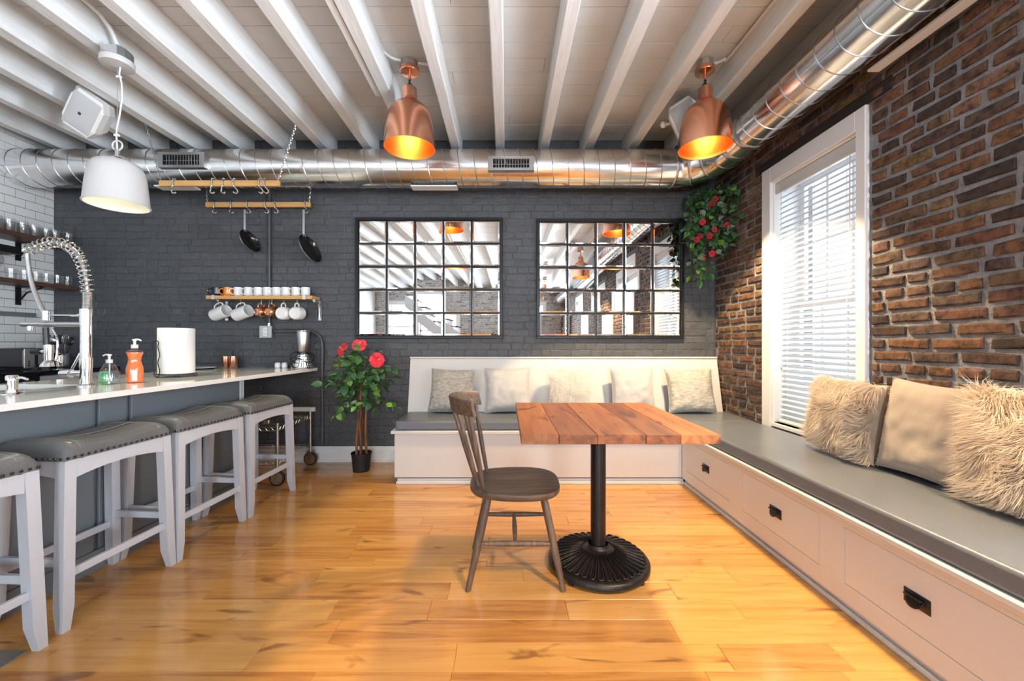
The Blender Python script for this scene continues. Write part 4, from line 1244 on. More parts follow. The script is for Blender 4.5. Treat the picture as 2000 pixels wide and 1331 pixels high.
# spring: tight at the foot, opening towards the top
L = [0.0]
for i in range(1, len(arch)): L.append(L[-1] + (arch[i]-arch[i-1]).length)
def on_arch(s):
    for i in range(1, len(L)):
        if s <= L[i]:
            k = (s-L[i-1])/(L[i]-L[i-1]+1e-9); return arch[i-1].lerp(arch[i], k), (arch[i]-arch[i-1]).normalized()
    return arch[-1], (arch[-1]-arch[-2]).normalized()
pts, s, ph = [], 0.0, 0.0
while s < L[-1]:
    p, tg = on_arch(s); u = Vector((0,1,0)); w = tg.cross(u)
    loose = s > .10
    rad = .0185 if not loose else .027
    pts.append(p + (u*math.cos(ph)+w*math.sin(ph))*rad)
    ph += 2*PI/12; s += (.0075 if not loose else .026)/12
obj('spring', MB().tube(pts, .0036, 6), M['chrome'], t)
fe = MB(); fe.tube([fp_(64,487), fp_(54,493)], .019, 16); obj('hose_ferrule', fe, M['chrome'], t)
arm = MB(); arm.tube([fp_(157,617), fp_(98,617)], .0055, 8); arm.tube([fp_(166,617), fp_(152,617)], .010, 10)
obj('spray_arm', arm, M['chrome'], t)
obj('holder', MB().tube([fp_(92,626), fp_(92,608)], .017, 14), M['chrome'], t)
sp = MB(); sp.tube([fp_(160,634), fp_(47,634)], .0135, 16); obj('spout', sp, M['steel'], t)
obj('aerator', MB().tube([fp_(62,638), fp_(62,646)], .012, 12), M['chrome'], t)
obj('spray_grip', MB().tube([fp_(91,640), fp_(93,674)], .0135, 12), M['black_plastic'], t)
hd = MB(); hd.tube([fp_(97,674), fp_(97,704), fp_(99,710), fp_(99,716)], [.020,.018,.036,.040], 16)
obj('spray_head', hd, M['chrome'], t)
gu = MB(); gu.tube(smooth([fp_(103,642), fp_(110,655), fp_(114,672), fp_(113,690), fp_(110,705)], 5), .0055, 8)
obj('spray_trigger', gu, M['chrome'], t)
kn = MB(); kn.tube([fp_(92,687), fp_(82,687)], .010, 10); obj('knob_stem', kn, M['chrome'], t)
kn = MB(); kn.tube([fp_(82,687), fp_(67,687)], .0165, 14); obj('knob', kn, M['black_plastic'], t)
lv = MB(); lv.tube([fp_(160,729), fp_(134,729)], .016, 14); lv.tube([fp_(140,730), fp_(122,730)], [.024,.022], 18)
obj('mixer_body', lv, M['chrome'], t)
lv = MB(); lv.bbox(-.006,.006,-.003,.003,0,.10,b=.002,M=Matrix.Translation(fp_(140,722)) @ Matrix.Rotation(R(27),4,'Y')); obj('lever', lv, M['chrome'], t)

t = thing('soap_dispenser', 'short chrome soap pump set in the worktop in front of the sink', 'dispenser', (-2.305, 1.86, CT), R(6))
obj('collar', MB().lathe([(.036,0),(.035,.004),(.022,.008),(.021,.020)], 24, None, True, True, True), M['chrome'], t)
obj('pump_head', MB().lathe([(.019,.0205),(.019,.062),(.022,.063),(.022,.082),(.018,.088)], 24, None, True, True, True), M['chrome'], t)
obj('spout', MB().tube(smooth([(.015,0,.076),(.05,-.005,.075),(.072,-.008,.068)],4), [.006]*8+[.005], 8), M['chrome'], t)

# ------------------------------------------------------------------ things on the worktop
def pump(t, z, m, s=1.0, dirx=1):
    p = MB(); p.lathe([(.017*s,z),(.017*s,z+.022*s)], 18, None, True, True, True)
    obj('pump_collar', p, m, t)
    p = MB(); p.lathe([(.007*s,z+.0225*s),(.007*s,z+.045*s),(.012*s,z+.0455*s),(.012*s,z+.055*s)], 14, None, True, True, True)
    p.tube(smooth([(0,0,z+.052*s),(.020*dirx*s,0,z+.053*s),(.038*dirx*s,0,z+.046*s)],3), .0048*s, 8)
    obj('pump_head', p, m, t)
t = thing('soap_bottle', 'tall orange soap pump bottle with a pinched waist', 'bottle', (-2.232, 2.395, CT))
pf = [(.036,0),(.041,.006),(.0415,.05),(.0405,.085),(.0345,.108),(.0305,.128),(.031,.148),(.0375,.170),(.0395,.180)]
obj('liquid', MB().lathe([(r-.0016, z+.002) for r, z in pf], 28, None, True, True, True), M['soap_orange'], t)
obj('bottle_wall', MB().lathe(pf+[(.036,.190),(.016,.200),(.014,.208)], 28, None, True, True), M['glass'], t)
lbm = MB(); lbm.lathe([(.0418,.012),(.0418,.080)], 40); lb_ = MB()
lb_.grid(lambda u, v: (.0421*math.cos(-1.1+.55*u), .0421*math.sin(-1.1+.55*u), .014+.062*v), 6, 4); obj('label', lb_, M['label_white'], t)
pump(t, .206, M['white_plastic'])
t = thing('soap_bottle', 'clear teardrop soap pump bottle in front of the orange one', 'bottle', (-2.290, 2.300, CT))
pf = [(.036,0),(.048,.010),(.052,.032),(.047,.062),(.035,.092),(.022,.116),(.015,.124)]
obj('liquid', MB().lathe([(r-.002, z+.002) for r, z in pf[:4]], 28, None, True, True, True), M['soap_clear'], t)
obj('bottle_wall', MB().lathe(pf, 28, None, True, True), M['glass'], t)
obj('dip_tube', rod(MB(), (0,0,.012), (.002,0,.12), .0035), M['white_plastic'], t)
pump(t, .122, M['white_plastic'], .92, -1)
t = thing('soap_bottle', 'squat clear bottle of green dish soap beside the clear pump bottle', 'bottle', (-2.425, 2.41, CT))
pf = [(.024,0),(.029,.006),(.030,.03),(.026,.052),(.020,.064),(.012,.068)]
obj('liquid', MB().lathe([(r-.002, z+.002) for r, z in pf[:5]], 22, None, True, True, True), M['soap_green'], t)
obj('bottle_wall', MB().lathe(pf, 22, None, True, True), M['glass'], t)
obj('cap', cyl(MB(), 0, 0, .0685, .082, .012), M['soap_clear'], t)

t = thing('paper_towel_holder', 'black wire countertop holder carrying the paper towel roll', 'holder', (-2.315, 2.80, CT))
rr = .108
w = MB(); w.tube([(rr*math.cos(2*PI*k/28), rr*math.sin(2*PI*k/28), .022) for k in range(28)], .0035, 6, True)
w.tube([(-rr,0,.022),(rr,0,.022)], .0035, 6); w.tube([(0,-rr,.022),(0,rr,.022)], .0035, 6)
obj('base_ring', w, M['black_metal'], t)
for k in range(4):
    a = PI/4+PI/2*k
    obj('foot', MB().tube([((rr-.004)*math.cos(a)+.011*math.cos(s)*math.cos(a), (rr-.004)*math.sin(a)+.011*math.cos(s)*math.sin(a), .0135+.0105*math.sin(s)) for s in [2*PI*q/12 for q in range(12)]], .003, 5, True), M['black_metal'], t)
obj('post', MB().tube([(0,0,.022),(0,0,.355),(.010,0,.372),(.020,0,.372),(.026,0,.355),(.026,0,.345)], .003, 6), M['black_metal'], t)
wv = MB()
for dx in (-.018, .018):
    wv.tube([(-.045+dx+.006*math.sin(k*.62), -rr-.004, .022+.215*k/20) for k in range(21)], .003, 6)
wv.tube([(-.063+.006*math.sin(20*.62)+.018*(1-math.cos(PI*k/8)), -rr-.004, .237+.016*math.sin(PI*k/8)) for k in range(9)], .003, 6)
obj('tension_arm', wv, M['black_metal'], t)
ro = thing('paper_towel_roll', 'thick roll of white paper towel standing on the wire holder', 'paper towel', (-2.315, 2.80, CT+.026))
obj('roll', MB().lathe([(.021,.0),(.104,.0),(.1045,.002),(.1045,.313),(.104,.315),(.021,.315),(.021,.0)], 48), M['paper'], ro)
sh = MB(); sh.grid(lambda u, v: (-.1055*math.cos(.42*(1-u))-.012*(u), -.1055*math.sin(.42*(1-u))+.02*u-.0, .001+.3135*v), 6, 2)
obj('loose_sheet', sh, M['paper'], ro)

def cup(name, label, cat, loc, m, r0, r1, h, group, seg=28, th=.0025):
    t = thing(name, label, cat, loc, 0, group)
    obj('body', MB().lathe([(.001,0),(r0,0),(r0+.001,.002),(r1,h-.001),(r1-th*.5,h),(r1-th,h-.001),(r0-th,.004),(.001,.004)], seg), m, t)
    return t
cup('copper_tumbler', 'copper tumbler on the worktop by the wall, the one nearer the paper towel', 'tumbler', (-2.655, 3.775, CT), M['mug_copper'], .034, .036, .112, 'copper tumblers')
cup('copper_tumbler', 'copper tumbler on the worktop by the wall, the one nearer the blender', 'tumbler', (-2.582, 3.775, CT), M['mug_copper'], .034, .036, .112, 'copper tumblers')
for x, q in ((-2.165, 'nearer the copper tumblers'), (-2.100, 'nearer the blender')):
    t = thing('salt_shaker', 'tiny white ceramic shaker on the worktop, the one '+q, 'shaker', (x, 3.78, CT), 0, 'white shakers')
    obj('body', MB().lathe([(.020,0),(.026,.006),(.027,.035),(.023,.048),(.012,.054),(.001,.055)], 18, None, True, True), M['ceramic'], t)
    hs = MB()
    for k in range(3): hs.ball((.006*math.cos(k*2.1), .006*math.sin(k*2.1), .0545), .0015, seg=6, rings=4)
    obj('hole', hs, M['black_plastic'], t)
t = thing('serving_tray', 'round black tray with a pale rim lying at the back of the worktop', 'tray', (-2.760, 3.62, CT))
obj('plate', MB().lathe([(.001,.002),(.085,.0),(.102,.010),(.104,.014),(.100,.014),(.084,.006),(.001,.006)], 32), M['nonstick'], t)
obj('rim', MB().lathe([(.1045,.0135),(.106,.015),(.1045,.0175),(.102,.0145)], 32), M['ceramic'], t)

t = thing('bar_blender', 'chrome bar blender with a steel jar at the wall end of the worktop', 'blender', (-1.905, 3.745, CT), R(20))
pf = [(.001,0),(.098,0),(.100,.006),(.098,.022),(.086,.026),(.084,.048),(.074,.054),(.072,.078),(.062,.084),(.060,.108),(.054,.114),(.054,.128),(.001,.128)]
obj('motor_base', MB().lathe(pf, 40), M['chrome'], t)
obj('collar', MB().lathe([(.048,.1285),(.056,.130),(.056,.146),(.048,.150)], 24, None, True, True, True), M['black_plastic'], t)
jar = MB(); jar.lathe([(.040,.1505),(.045,.158),(.054,.24),(.057,.325),(.056,.338)], 32, None, True, True, True)
obj('jar', jar, M['steel'], t)
obj('lid', MB().lathe([(.058,.3385),(.060,.342),(.060,.352),(.048,.358),(.001,.358)], 28, None, True, True), M['chrome'], t)
obj('switch', MB().tube([(0,-.079,.064),(0,-.088,.064)], .006, 10), M['black_plastic'], t)
cdp = smooth([(-.07,.03,.05),(-.10,.0,.085),(-.085,-.055,.105),(-.02,-.085,.090),(.05,-.075,.06),(.09,-.02,.085),(.07,.05,.135),(-.02,.07,.150),(-.08,.02,.150),(-.105,-.02,.11),(-.09,-.05,.03),(-.06,-.098,.006)], 6)
obj('cord', MB().tube(cdp, .0038, 6), M['rubber'], t)

# ------------------------------------------------------------------ bar stools
def make_stool():
    t = thing('bar_stool', 'x', 'stool', (0,0,0), 0, 'saddle bar stools at the island')
    hl, hw = .240, .166
    nu, nv = 14, 26
    def top(u, v):
        x, y = 2*u-1, 2*v-1
        ex = (1-abs(x)**9)**.5 if abs(x) < 1 else 0
        ey = (1-abs(y)**11)**.5 if abs(y) < 1 else 0
        h = .735 + .020*min(1, (abs(y)/.8))**2.2 - .006*x*x
        seamd = .004*(math.exp(-((abs(y)-.74)/.018)**2) + math.exp(-(x/.03)**2)*(1 if abs(y) < .74 else 0))
        z = .676 + (h-.676)*min(ex, 1)*min(ey, 1) - seamd
        return (x*hw*(1+.014*ey*0), y*hl, z)
    b = MB(); b.grid(top, nu*2, nv*2)
    b.add([(-hw,-hl,.676),(hw,-hl,.676),(hw,hl,.676),(-hw,hl,.676)], [(3,2,1,0)])
    obj('seat', b, M['stool_leather'], t, sharp=False)
    st = MB()
    for y in (-.74, .74):
        P = [Vector(top(u/30, (y+1)/2)) + Vector((0,.004,.0022)) for u in range(1,30)]; st.tube(P, .0008, 4)
        P = [Vector(top(u/30, (y+1)/2)) + Vector((0,-.004,.0022)) for u in range(1,30)]; st.tube(P, .0008, 4)
    P = [Vector(top(.49, .13+.74*v/30)) + Vector((0,0,.0025)) for v in range(31)]; st.tube(P, .0008, 4)
    o = obj('stitching', st, M['thread'], t)
    nl = MB()
    dome = lambda c, ax: nl.ball(c, .0062, .6 if ax == 0 else 1, .6 if ax == 1 else 1, 1, 7, 4)
    n = 19
    for k in range(n):
        y = -hl+.012+(2*hl-.024)*k/(n-1)
        dome((hw+.001, y, .6865), 0); dome((-hw-.001, y, .6865), 0)
    for k in range(13):
        x = -hw+.014+(2*hw-.028)*k/12
        dome((x, -hl-.001, .6865), 1); dome((x, hl+.001, .6865), 1)
    o = obj('nailheads', nl, M['gunmetal'], t); o['kind'] = 'stuff'
    w = .021
    for sx in (-1, 1):
        for sy in (-1, 1):
            tx, ty, fx, fy = sx*.140, sy*.213, sx*.152, sy*.232
            def q(cx, cy, z, ww, wi): 
                # outer faces stay straight, the inner faces taper in at the foot
                x0, x1 = (cx-ww, cx+ww) if wi is None else ((cx-ww, cx+wi) if sx < 0 else (cx-wi, cx+ww))
                y0, y1 = (cy-ww, cy+ww) if wi is None else ((cy-ww, cy+wi) if sy < 0 else (cy-wi, cy+ww))
                return [(x0,y0,z),(x1,y0,z),(x1,y1,z),(x0,y1,z)]
            k = .09/.676
            m1 = (fx+(tx-fx)*k, fy+(ty-fy)*k)
            vs = q(fx, fy, 0, w, .008) + q(m1[0], m1[1], .09, w, None) + q(tx, ty, .6755, w, None)
            fs = [(3,2,1,0),(8,9,10,11)] + [(i, (i+1)%4, 4+(i+1)%4, 4+i) for i in range(4)] + [(4+i, 4+(i+1)%4, 8+(i+1)%4, 8+i) for i in range(4)]
            obj('leg', MB().add(vs, fs), M['stool_paint'], t)
    def arch_rail(L, z0, z1, rise, th):
        n = 12; vs, fs = [], []
        for i in range(n+1):
            u = -L+2*L*i/n; zb = z0+rise*(1-(u/L)**2)
            for y in (-th, th): vs += [(u,y,zb),(u,y,z1)]
        for i in range(n):
            a = i*4; c = a+4
            fs += [(a,c,c+1,a+1),(a+3,c+3,c+2,a+2),(a+1,c+1,c+3,a+3),(a+2,c+2,c,a)]
        fs += [(0,1,3,2),(n*4+2,n*4+3,n*4+1,n*4)]
        return vs, fs
    vs, fs = arch_rail(.192, .600, .6755, .020, .010)
    for s in (-1, 1): obj('apron', MB().add(vs, fs, Matrix.Translation((s*.149,0,0)) @ Matrix.Rotation(PI/2,4,'Z')), M['stool_paint'], t)
    vs, fs = arch_rail(.119, .605, .6755, .014, .010)
    for s in (-1, 1): obj('apron', MB().add(vs, fs, Matrix.Translation((0,s*.222,0))), M['stool_paint'], t)
    for s in (-1, 1):
        obj('stretcher', MB().bbox(s*.150-.009, s*.150+.009, -.207, .207, .200, .232, b=.002, seg=1, smooth=False), M['stool_paint'], t)
        obj('stretcher', MB().bbox(-.128, .128, s*.225-.009, s*.225+.009, .250, .282, b=.002, seg=1, smooth=False), M['stool_paint'], t)
    return t
st0 = make_stool()
SPOT = [((-1.925, 1.270), 'grey leather saddle bar stool nearest the camera, cut by the photo edge'),
        ((-1.905, 1.832), 'grey leather saddle bar stool second from the camera, below the tap and soap bottles'),
        ((-1.872, 2.345), 'grey leather saddle bar stool third from the camera, below the paper towel'),
        ((-1.832, 2.875), 'grey leather saddle bar stool farthest from the camera, in front of the wire cart')]
for i, ((x, y), lb) in enumerate(SPOT):
    s = st0 if i == 0 else dup(st0, lb)
    s['label'] = lb; s.location = (x, y, 0); s.rotation_euler = (0,0,IR)

# ------------------------------------------------------------------ wire cart under the worktop end
t = thing('wire_cart', 'low zinc wire shelf cart on casters under the worktop end', 'cart', (0,0,0))
cx0, cx1, cy0, cy1 = -2.72, -1.835, 3.20, 3.74
for x in (cx0, cx1):
    for y in (cy0, cy1):
        obj('post', rod(MB(), (x,y,.135), (x,y,.505), .0125, 12), M['wire'], t)
        cst = bpy.data.objects.new('caster', None); link(cst, t); cst.location = (x, y, 0)
        obj('wheel', MB().lathe([(.020,-.014),(.054,-.015),(.060,-.010),(.062,0),(.060,.010),(.054,.015),(.020,.014)], 28, Matrix.Translation((0,0,.062)) @ Matrix.Rotation(R(90),4,'X') @ Matrix.Rotation(0,4,'Y')), M['rubber'], cst)
        hb = MB(); hb.lathe([(.001,-.017),(.048,-.0165),(.050,-.012)], 20, Matrix.Translation((0,0,.062)) @ Matrix.Rotation(R(90),4,'X')); hb.lathe([(.050,.012),(.048,.0165),(.001,.017)], 20, Matrix.Translation((0,0,.062)) @ Matrix.Rotation(R(90),4,'X'))
        obj('hub', hb, M['steel'], cst)
        fk = MB()
        for s in (-1,1): fk.hexa([(-.014,s*.021-.002,.055),(.014,s*.021-.002,.055),(.014,s*.021+.002,.055),(-.014,s*.021+.002,.055)], [(-.026,s*.021-.002,.128),(.026,s*.021-.002,.128),(.026,s*.021+.002,.128),(-.026,s*.021+.002,.128)])
        fk.box(-.026,.026,-.023,.023,.1281,.134); fk.tube([(0,-.024,.062),(0,.024,.062)], .006, 8)
        obj('fork', fk, M['wire'], cst)
for zs in (.195, .470):
    sh = bpy.data.objects.new('wire_shelf', None); link(sh, t); sh.location = (0,0,zs)
    fr = MB()
    for z in (0, -.028):
        fr.tube([(cx0,cy0,z),(cx1,cy0,z),(cx1,cy1,z),(cx0,cy1,z)], .0032, 6, True)
    obj('rim', fr, M['wire'], sh)
    tr = MB(); zig = lambda a, b, n: [Vector(a).lerp(Vector(b), k/n)+Vector((0,0,(-.028 if k%2 else 0))) for k in range(n+1)]
    tr.tube(zig((cx0,cy0,0),(cx1,cy0,0),34), .0022, 4); tr.tube(zig((cx1,cy0,0),(cx1,cy1,0),22), .0022, 4); tr.tube(zig((cx1,cy1,0),(cx0,cy1,0),34), .0022, 4)
    o = obj('truss_wire', tr, M['wire'], sh); o['kind'] = 'stuff'
    gd = MB()
    for k in range(1, 36):
        x = cx0+(cx1-cx0)*k/36; gd.tube([(x,cy0,.003),(x,cy1,.003)], .0016, 4)
    for k in range(1, 4):
        y = cy0+(cy1-cy0)*k/4; gd.tube([(cx0,y,-.002),(cx1,y,-.002)], .0028, 5)
    o = obj('wire_grid', gd, M['wire'], sh); o['kind'] = 'stuff'
obj('top_rail', MB().bbox(-2.03, -1.79, cy1-.016, cy1+.016, .506, .545, b=.004), M['kick'], t)
t = thing('plug_adapter', 'small metal clamp with a hanging cord on the upper cart shelf', 'clamp', (-1.99, 3.30, .4775))
obj('jaw', MB().bbox(-.045,.0,-.02,.02,0,.03,b=.006), M['steel'], t)
obj('screw', MB().lathe([(.012,0),(.016,.004),(.016,.03),(.010,.036)], 12, Matrix.Translation((.022,0,0)), True, True, True), M['chrome'], t)
obj('cord', MB().tube(smooth([(.02,0,.03),(.06,.02,.045),(.12,.06,.02),(.18,.10,.008),(.10,.16,.008),(.0,.12,.008)],6), .005, 7), M['rubber'], t)

# ------------------------------------------------------------------ mug shelf
MZ0, MZ1 = 1.556, 1.590
t = thing('mug_shelf', 'blond wood wall shelf lined with mugs above the outlet', 'shelf', (0,0,0))
obj('plank', MB().bbox(-2.785, -1.800, 3.695, YW-.012, MZ0, MZ1, b=.004), M['bamboo'], t)
for x in (-2.715, -1.87):
    cl = MB(); cl.box(x-.014, x+.014, 3.6905, 3.6945, MZ0-.003, MZ1+.002); cl.box(x-.014, x+.014, 3.6905, 3.84, MZ1+.0005, MZ1+.004)
    obj('clip', cl, M['steel'], t)
for x in (-2.70, -1.80):
    br = MB(); br.box(x-.015, x+.015, YW-.018, YW-.008, MZ0-.19, MZ0-.001); br.tube([(x,3.74,MZ0-.014),(x,3.82,MZ0-.02),(x,YW-.03,MZ0-.06),(x,YW-.022,MZ0-.17)], .011, 8); br.box(x-.015,x+.015,3.73,YW-.02,MZ0-.008,MZ0-.001)
    obj('bracket', br, M['steel'], t)
HK = [-2.665, -2.462, -2.270, -2.172, -2.062, -1.938]
for x in HK:
    hk = MB(); hk.tube(smooth([(x,3.715,MZ0-.001),(x,3.700,MZ0-.012),(x+.004,3.690,MZ0-.035),(x+.004,3.694,MZ0-.052),(x+.002,3.712,MZ0-.054),(x,3.722,MZ0-.042)],4), .0038, 6)
    obj('hook', hk, M['steel'], t)
def mug(label, m, r, h, group, name='mug'):
    t = thing(name, label, 'mug', (0,0,0), 0, group)
    obj('body', MB().lathe([(.001,.004),(r*.62,.004),(r*.66,0),(r*.80,.001),(r*.95,.010),(r,.025),(r,h-.002),(r-.002,h),(r-.0045,h-.002),(r-.005,.012),(.001,.009)], 28), m, t)
    P = [(r-.003, 0, h*.80),(r+.020,0,h*.82),(r+.033,0,h*.68),(r+.034,0,h*.45),(r+.022,0,h*.26),(r-.002,0,h*.20)]
    hb = MB(); hb.tube(smooth(P,5), .0055, 8, up=(0,1,0)); obj('handle', hb, m, t)
    return t
desc = [(-2.737,'black',M['ceramic_black']),(-2.630,'orange',M['ceramic_orange']),(-2.533,'white',M['ceramic']),(-2.436,'white',M['ceramic']),(-2.344,'white',M['ceramic']),(-2.256,'white',M['ceramic']),(-2.169,'white',M['ceramic']),(-2.082,'white',M['ceramic']),(-1.989,'white',M['ceramic']),(-1.897,'white',M['ceramic'])]
ordn = ['', '', 'first white one beside the orange mug', 'second white one after the orange mug', 'third white one after the orange mug', 'fourth white one after the orange mug', 'fourth white one from the bracket end', 'third white one from the bracket end', 'second white one from the bracket end', 'last one at the bracket end']
for i, (mx_, cn, m) in enumerate(desc):
    lb = {'black':'glossy black mug at the end of the row on the wood shelf','orange':'glossy orange mug between the black and white mugs on the shelf'}.get(cn, 'white mug standing on the wood shelf, '+ordn[i])
    g = mug(lb, m, .040, .084, 'mugs standing on the shelf')
    g.location = (mx_, 3.775, MZ1+.001); g.rotation_euler = (0,0,R([200,196,205,212,206,203,209,204,200,198][i]))
def hang(g, mouth, up_, x, drop, y=3.700):
    Z = Vector(mouth).normalized(); X = Vector(up_); X = (X - Z*X.dot(Z)).normalized(); Y = Z.cross(X)
    mt = Matrix((X, Y, Z)).transposed()
    g.rotation_euler = mt.to_euler()
    g.location = Vector((x, y, MZ0-.050-drop))
def hmug(label, m, r, h, x, mouth, group, y=3.700, name='mug'):
    g = mug(label, m, r, h, group, name)
    Z = Vector(mouth).normalized(); X = (Vector((0,0,1)) - Z*Z.z).normalized()
    hang(g, mouth, (0,0,1), x, 0, y)
    g.location = Vector((x, y, MZ0-.044)) - X*(r+.028) - Z*(h*.58)
hmug('large white mug hanging on its side, outermost under the black mug', M['ceramic'], .058, .165, HK[0]-.0, (1,-.25,.30), 'mugs hanging under the shelf')
hmug('large white mug hanging on its side, next to the copper mugs', M['ceramic'], .058, .165, HK[1]-.0, (1,-.25,.30), 'mugs hanging under the shelf')
hmug('small copper mug hanging bottom outwards, nearer the large white mugs', M['mug_copper'], .046, .10, HK[2], (.35,1,.12), 'mugs hanging under the shelf', name='copper_mug')
hmug('small copper mug hanging bottom outwards, nearer the round white mugs', M['mug_copper'], .046, .10, HK[3], (.35,1,.12), 'mugs hanging under the shelf', name='copper_mug')
hmug('round white mug hanging bottom outwards, next to the copper mugs', M['ceramic'], .060, .095, HK[4], (.12,1,.05), 'mugs hanging under the shelf')
hmug('round white mug hanging bottom outwards, next to the bracket', M['ceramic'], .060, .095, HK[5], (.12,1,.05), 'mugs hanging under the shelf')
# ------------------------------------------------------------------ kitchen run on the tiled wall
t = thing('base_cabinet', 'white base cabinet under black stone in the tiled corner', 'cabinet', (0,0,0))
obj('carcass', MB().box(XL+.012, -3.772, 3.205, YW-.012, .09, .884), M['bench'], t)
for a, c in ((3.21, 3.53), (3.536, YW-.014)):
    d = obj('door', MB().bbox(-3.7715, -3.752, a, c, .10, .878, b=.003, seg=1, smooth=False), M['bench'], t)
    obj('handle', MB().tube([(-3.752,a+.04,.76),(-3.73,a+.04,.755),(-3.73,a+.04,.66),(-3.752,a+.04,.655)], .005, 8), M['steel'], d)
obj('stone_top', MB().bbox(XL+.012, -3.735, 3.2045, YW-.012, .885, .924, b=.003), M['black_stone'], t)
t = thing('cooking_range', 'black cooking range along the tiled wall behind the sink', 'range', (0,0,0))
obj('body', MB().bbox(XL+.03, -3.74, 2.43, 3.20, .02, .905, b=.006), M['black_metal'], t)
obj('cooktop', MB().bbox(XL+.03, -3.725, 2.43, 3.20, .9055, .922, b=.004), M['black_stone'], t)
for yy in (2.62, 3.00):
    g = MB()
    for k in range(5): g.tube([(-4.25+.12*k, yy-.16, .944),(-4.25+.12*k, yy+.16, .944)], .006, 6)
    for y in (yy-.16, yy, yy+.16): g.tube([(-4.27,y,.940),(-3.76,y,.940)], .006, 6)
    for x in (-4.25,-3.77):
        for y in (yy-.16, yy+.16): g.tube([(x,y,.9225),(x,y,.944)], .006, 6)
    obj('grate', g, M['black_iron'], t)
for k in range(5):
    obj('knob', MB().tube([(-3.7395,2.5+.155*k,.84),(-3.705,2.5+.155*k,.84)], [.022,.018], 16), M['steel'], t)
obj('oven_handle', MB().tube([(-3.74,2.5,.74),(-3.70,2.5,.745),(-3.70,3.13,.745),(-3.74,3.13,.74)], .010, 8), M['steel'], t)
t = thing('range_hood', 'slim black range hood under the upper glass shelf', 'hood', (0,0,0))
obj('canopy', MB().hexa([(XL+.012,2.43,1.855),(-3.88,2.43,1.855),(-3.88,3.19,1.855),(XL+.012,3.19,1.855)], [(XL+.012,2.43,1.945),(-3.90,2.43,1.915),(-3.90,3.19,1.915),(XL+.012,3.19,1.945)]), M['black_metal'], t)
obj('filter', MB().box(XL+.06,-4.0,2.5,3.12,1.848,1.8545), M['steel'], t)
o = obj('knife_rail', MB().bbox(XL+.0085, XL+.030, 2.75, 3.70, 1.385, 1.425, b=.004), M['steel']); tag(o, 'dark steel magnetic knife rail fixed across the white tiles', 'rail')
t = thing('toaster', 'two slice toaster with black sides and steel lever end', 'toaster', (-4.13, 3.40, .925), R(-8))
obj('body', MB().bbox(-.150, .128, -.075, .075, .008, .180, b=.022, seg=3), M['black_plastic'], t)
obj('end_panel', MB().bbox(.1285, .140, -.072, .072, .010, .176, b=.010, seg=2), M['steel'], t)
obj('lever_slot', MB().box(.1405, .1415, -.006, .016, .04, .155), M['black_plastic'], t)
obj('lever', MB().bbox(.1416, .158, -.020, .028, .125, .138, b=.004), M['black_plastic'], t)
kn = MB(); kn.tube([(.1405,.010,.030),(.152,.010,.030)], .014, 14); obj('knob', kn, M['black_plastic'], t)
for z in (.035,.052,.069): obj('button', MB().tube([(.1405,-.042,z),(.1435,-.042,z)], .006, 10), M['black_plastic'], t)
sl = MB(); sl.box(-.11,.10,-.040,-.014,.1785,.1812); sl.box(-.11,.10,.014,.040,.1785,.1812); obj('bread_slot', sl, M['gap'], t)
for x in (-.12,.10):
    for y in (-.05,.05): obj('foot', cyl(MB(), x, y, 0, .0085, .012), M['rubber'], t)
t = thing('utensil_crock', 'black ribbed crock of kitchen utensils in the tiled corner', 'crock', (-4.06, 3.62, .925))
obj('pot', MB().lathe([(.001,.002),(.062,0),(.066,.01),(.064,.03),(.067,.05),(.064,.07),(.067,.09),(.064,.11),(.068,.13),(.063,.13),(.060,.012),(.001,.010)], 26), M['chrome'], t)
ut = [('spatula',-.02,.02,R(-14),R(8),M['black_plastic'],0),('ladle',.03,.0,R(16),R(-6),M['black_plastic'],1),('slotted_spoon',.0,-.02,R(3),R(12),M['steel'],1),('whisk',.02,.03,R(10),R(4),M['steel'],2),('turner',-.03,-.01,R(-6),R(-8),M['black_plastic'],0)]
for nm, x, y, ry, rx, m, kd in ut:
    lb = {'spatula':'black spatula leaning in the utensil crock','ladle':'black ladle leaning in the utensil crock','slotted_spoon':'steel spoon standing in the utensil crock','whisk':'steel wire whisk standing in the utensil crock','turner':'black slotted turner standing in the utensil crock'}[nm]
    u = thing(nm, lb, 'utensil', (-4.06+x*.7, 3.62+y*.7, .940)); u.rotation_euler = (rx, ry, 0)
    obj('handle', MB().tube([(0,0,.0),(0,0,.20)], .006, 8), m, u)
    hb = MB()
    if kd == 0:
        for k in range(4): hb.bbox(-.034+.018*k, -.021+.018*k, -.003, .003, .205, .275, b=.002, seg=1)
        hb.box(-.034,.033,-.003,.003,.198,.206); hb.box(-.034,.033,-.003,.003,.274,.284)
    elif kd == 1: hb.ball((0,-.006,.232), .036, 1, .35, 1.1, 14, 8)
    else:
        for k in range(5):
            a = PI*k/5; hb.tube([(.026*math.sin(s)*math.cos(a), .026*math.sin(s)*math.sin(a), .245-.048*math.cos(s)) for s in [2*PI*q/14 for q in range(14)]], .0012, 4, True)
    obj('head', hb, m, u)
def shelf(z, label, y0, y1):
    t = thing('wall_shelf', label, 'shelf', (0,0,0), 0, 'dark wood glass shelves')
    obj('plank', MB().bbox(XL+.010, -4.135, y0, y1, z-.036, z, b=.004), M['walnut'], t)
    for y in (y0+.25, y1-.28):
        b = MB(); b.box(XL+.0085, XL+.016, y-.02, y+.02, z-.20, z-.037); b.box(XL+.0165, -4.16, y-.02, y+.02, z-.044, z-.037); b.tube([(XL+.016,y,z-.17),(XL+.09,y,z-.09),(-4.17,y,z-.048)], .008, 6)
        obj('bracket', b, M['black_metal'], t)
shelf(2.088, 'dark wood shelf of tumblers, upper one on the tiled wall', 2.2, YW-.014)
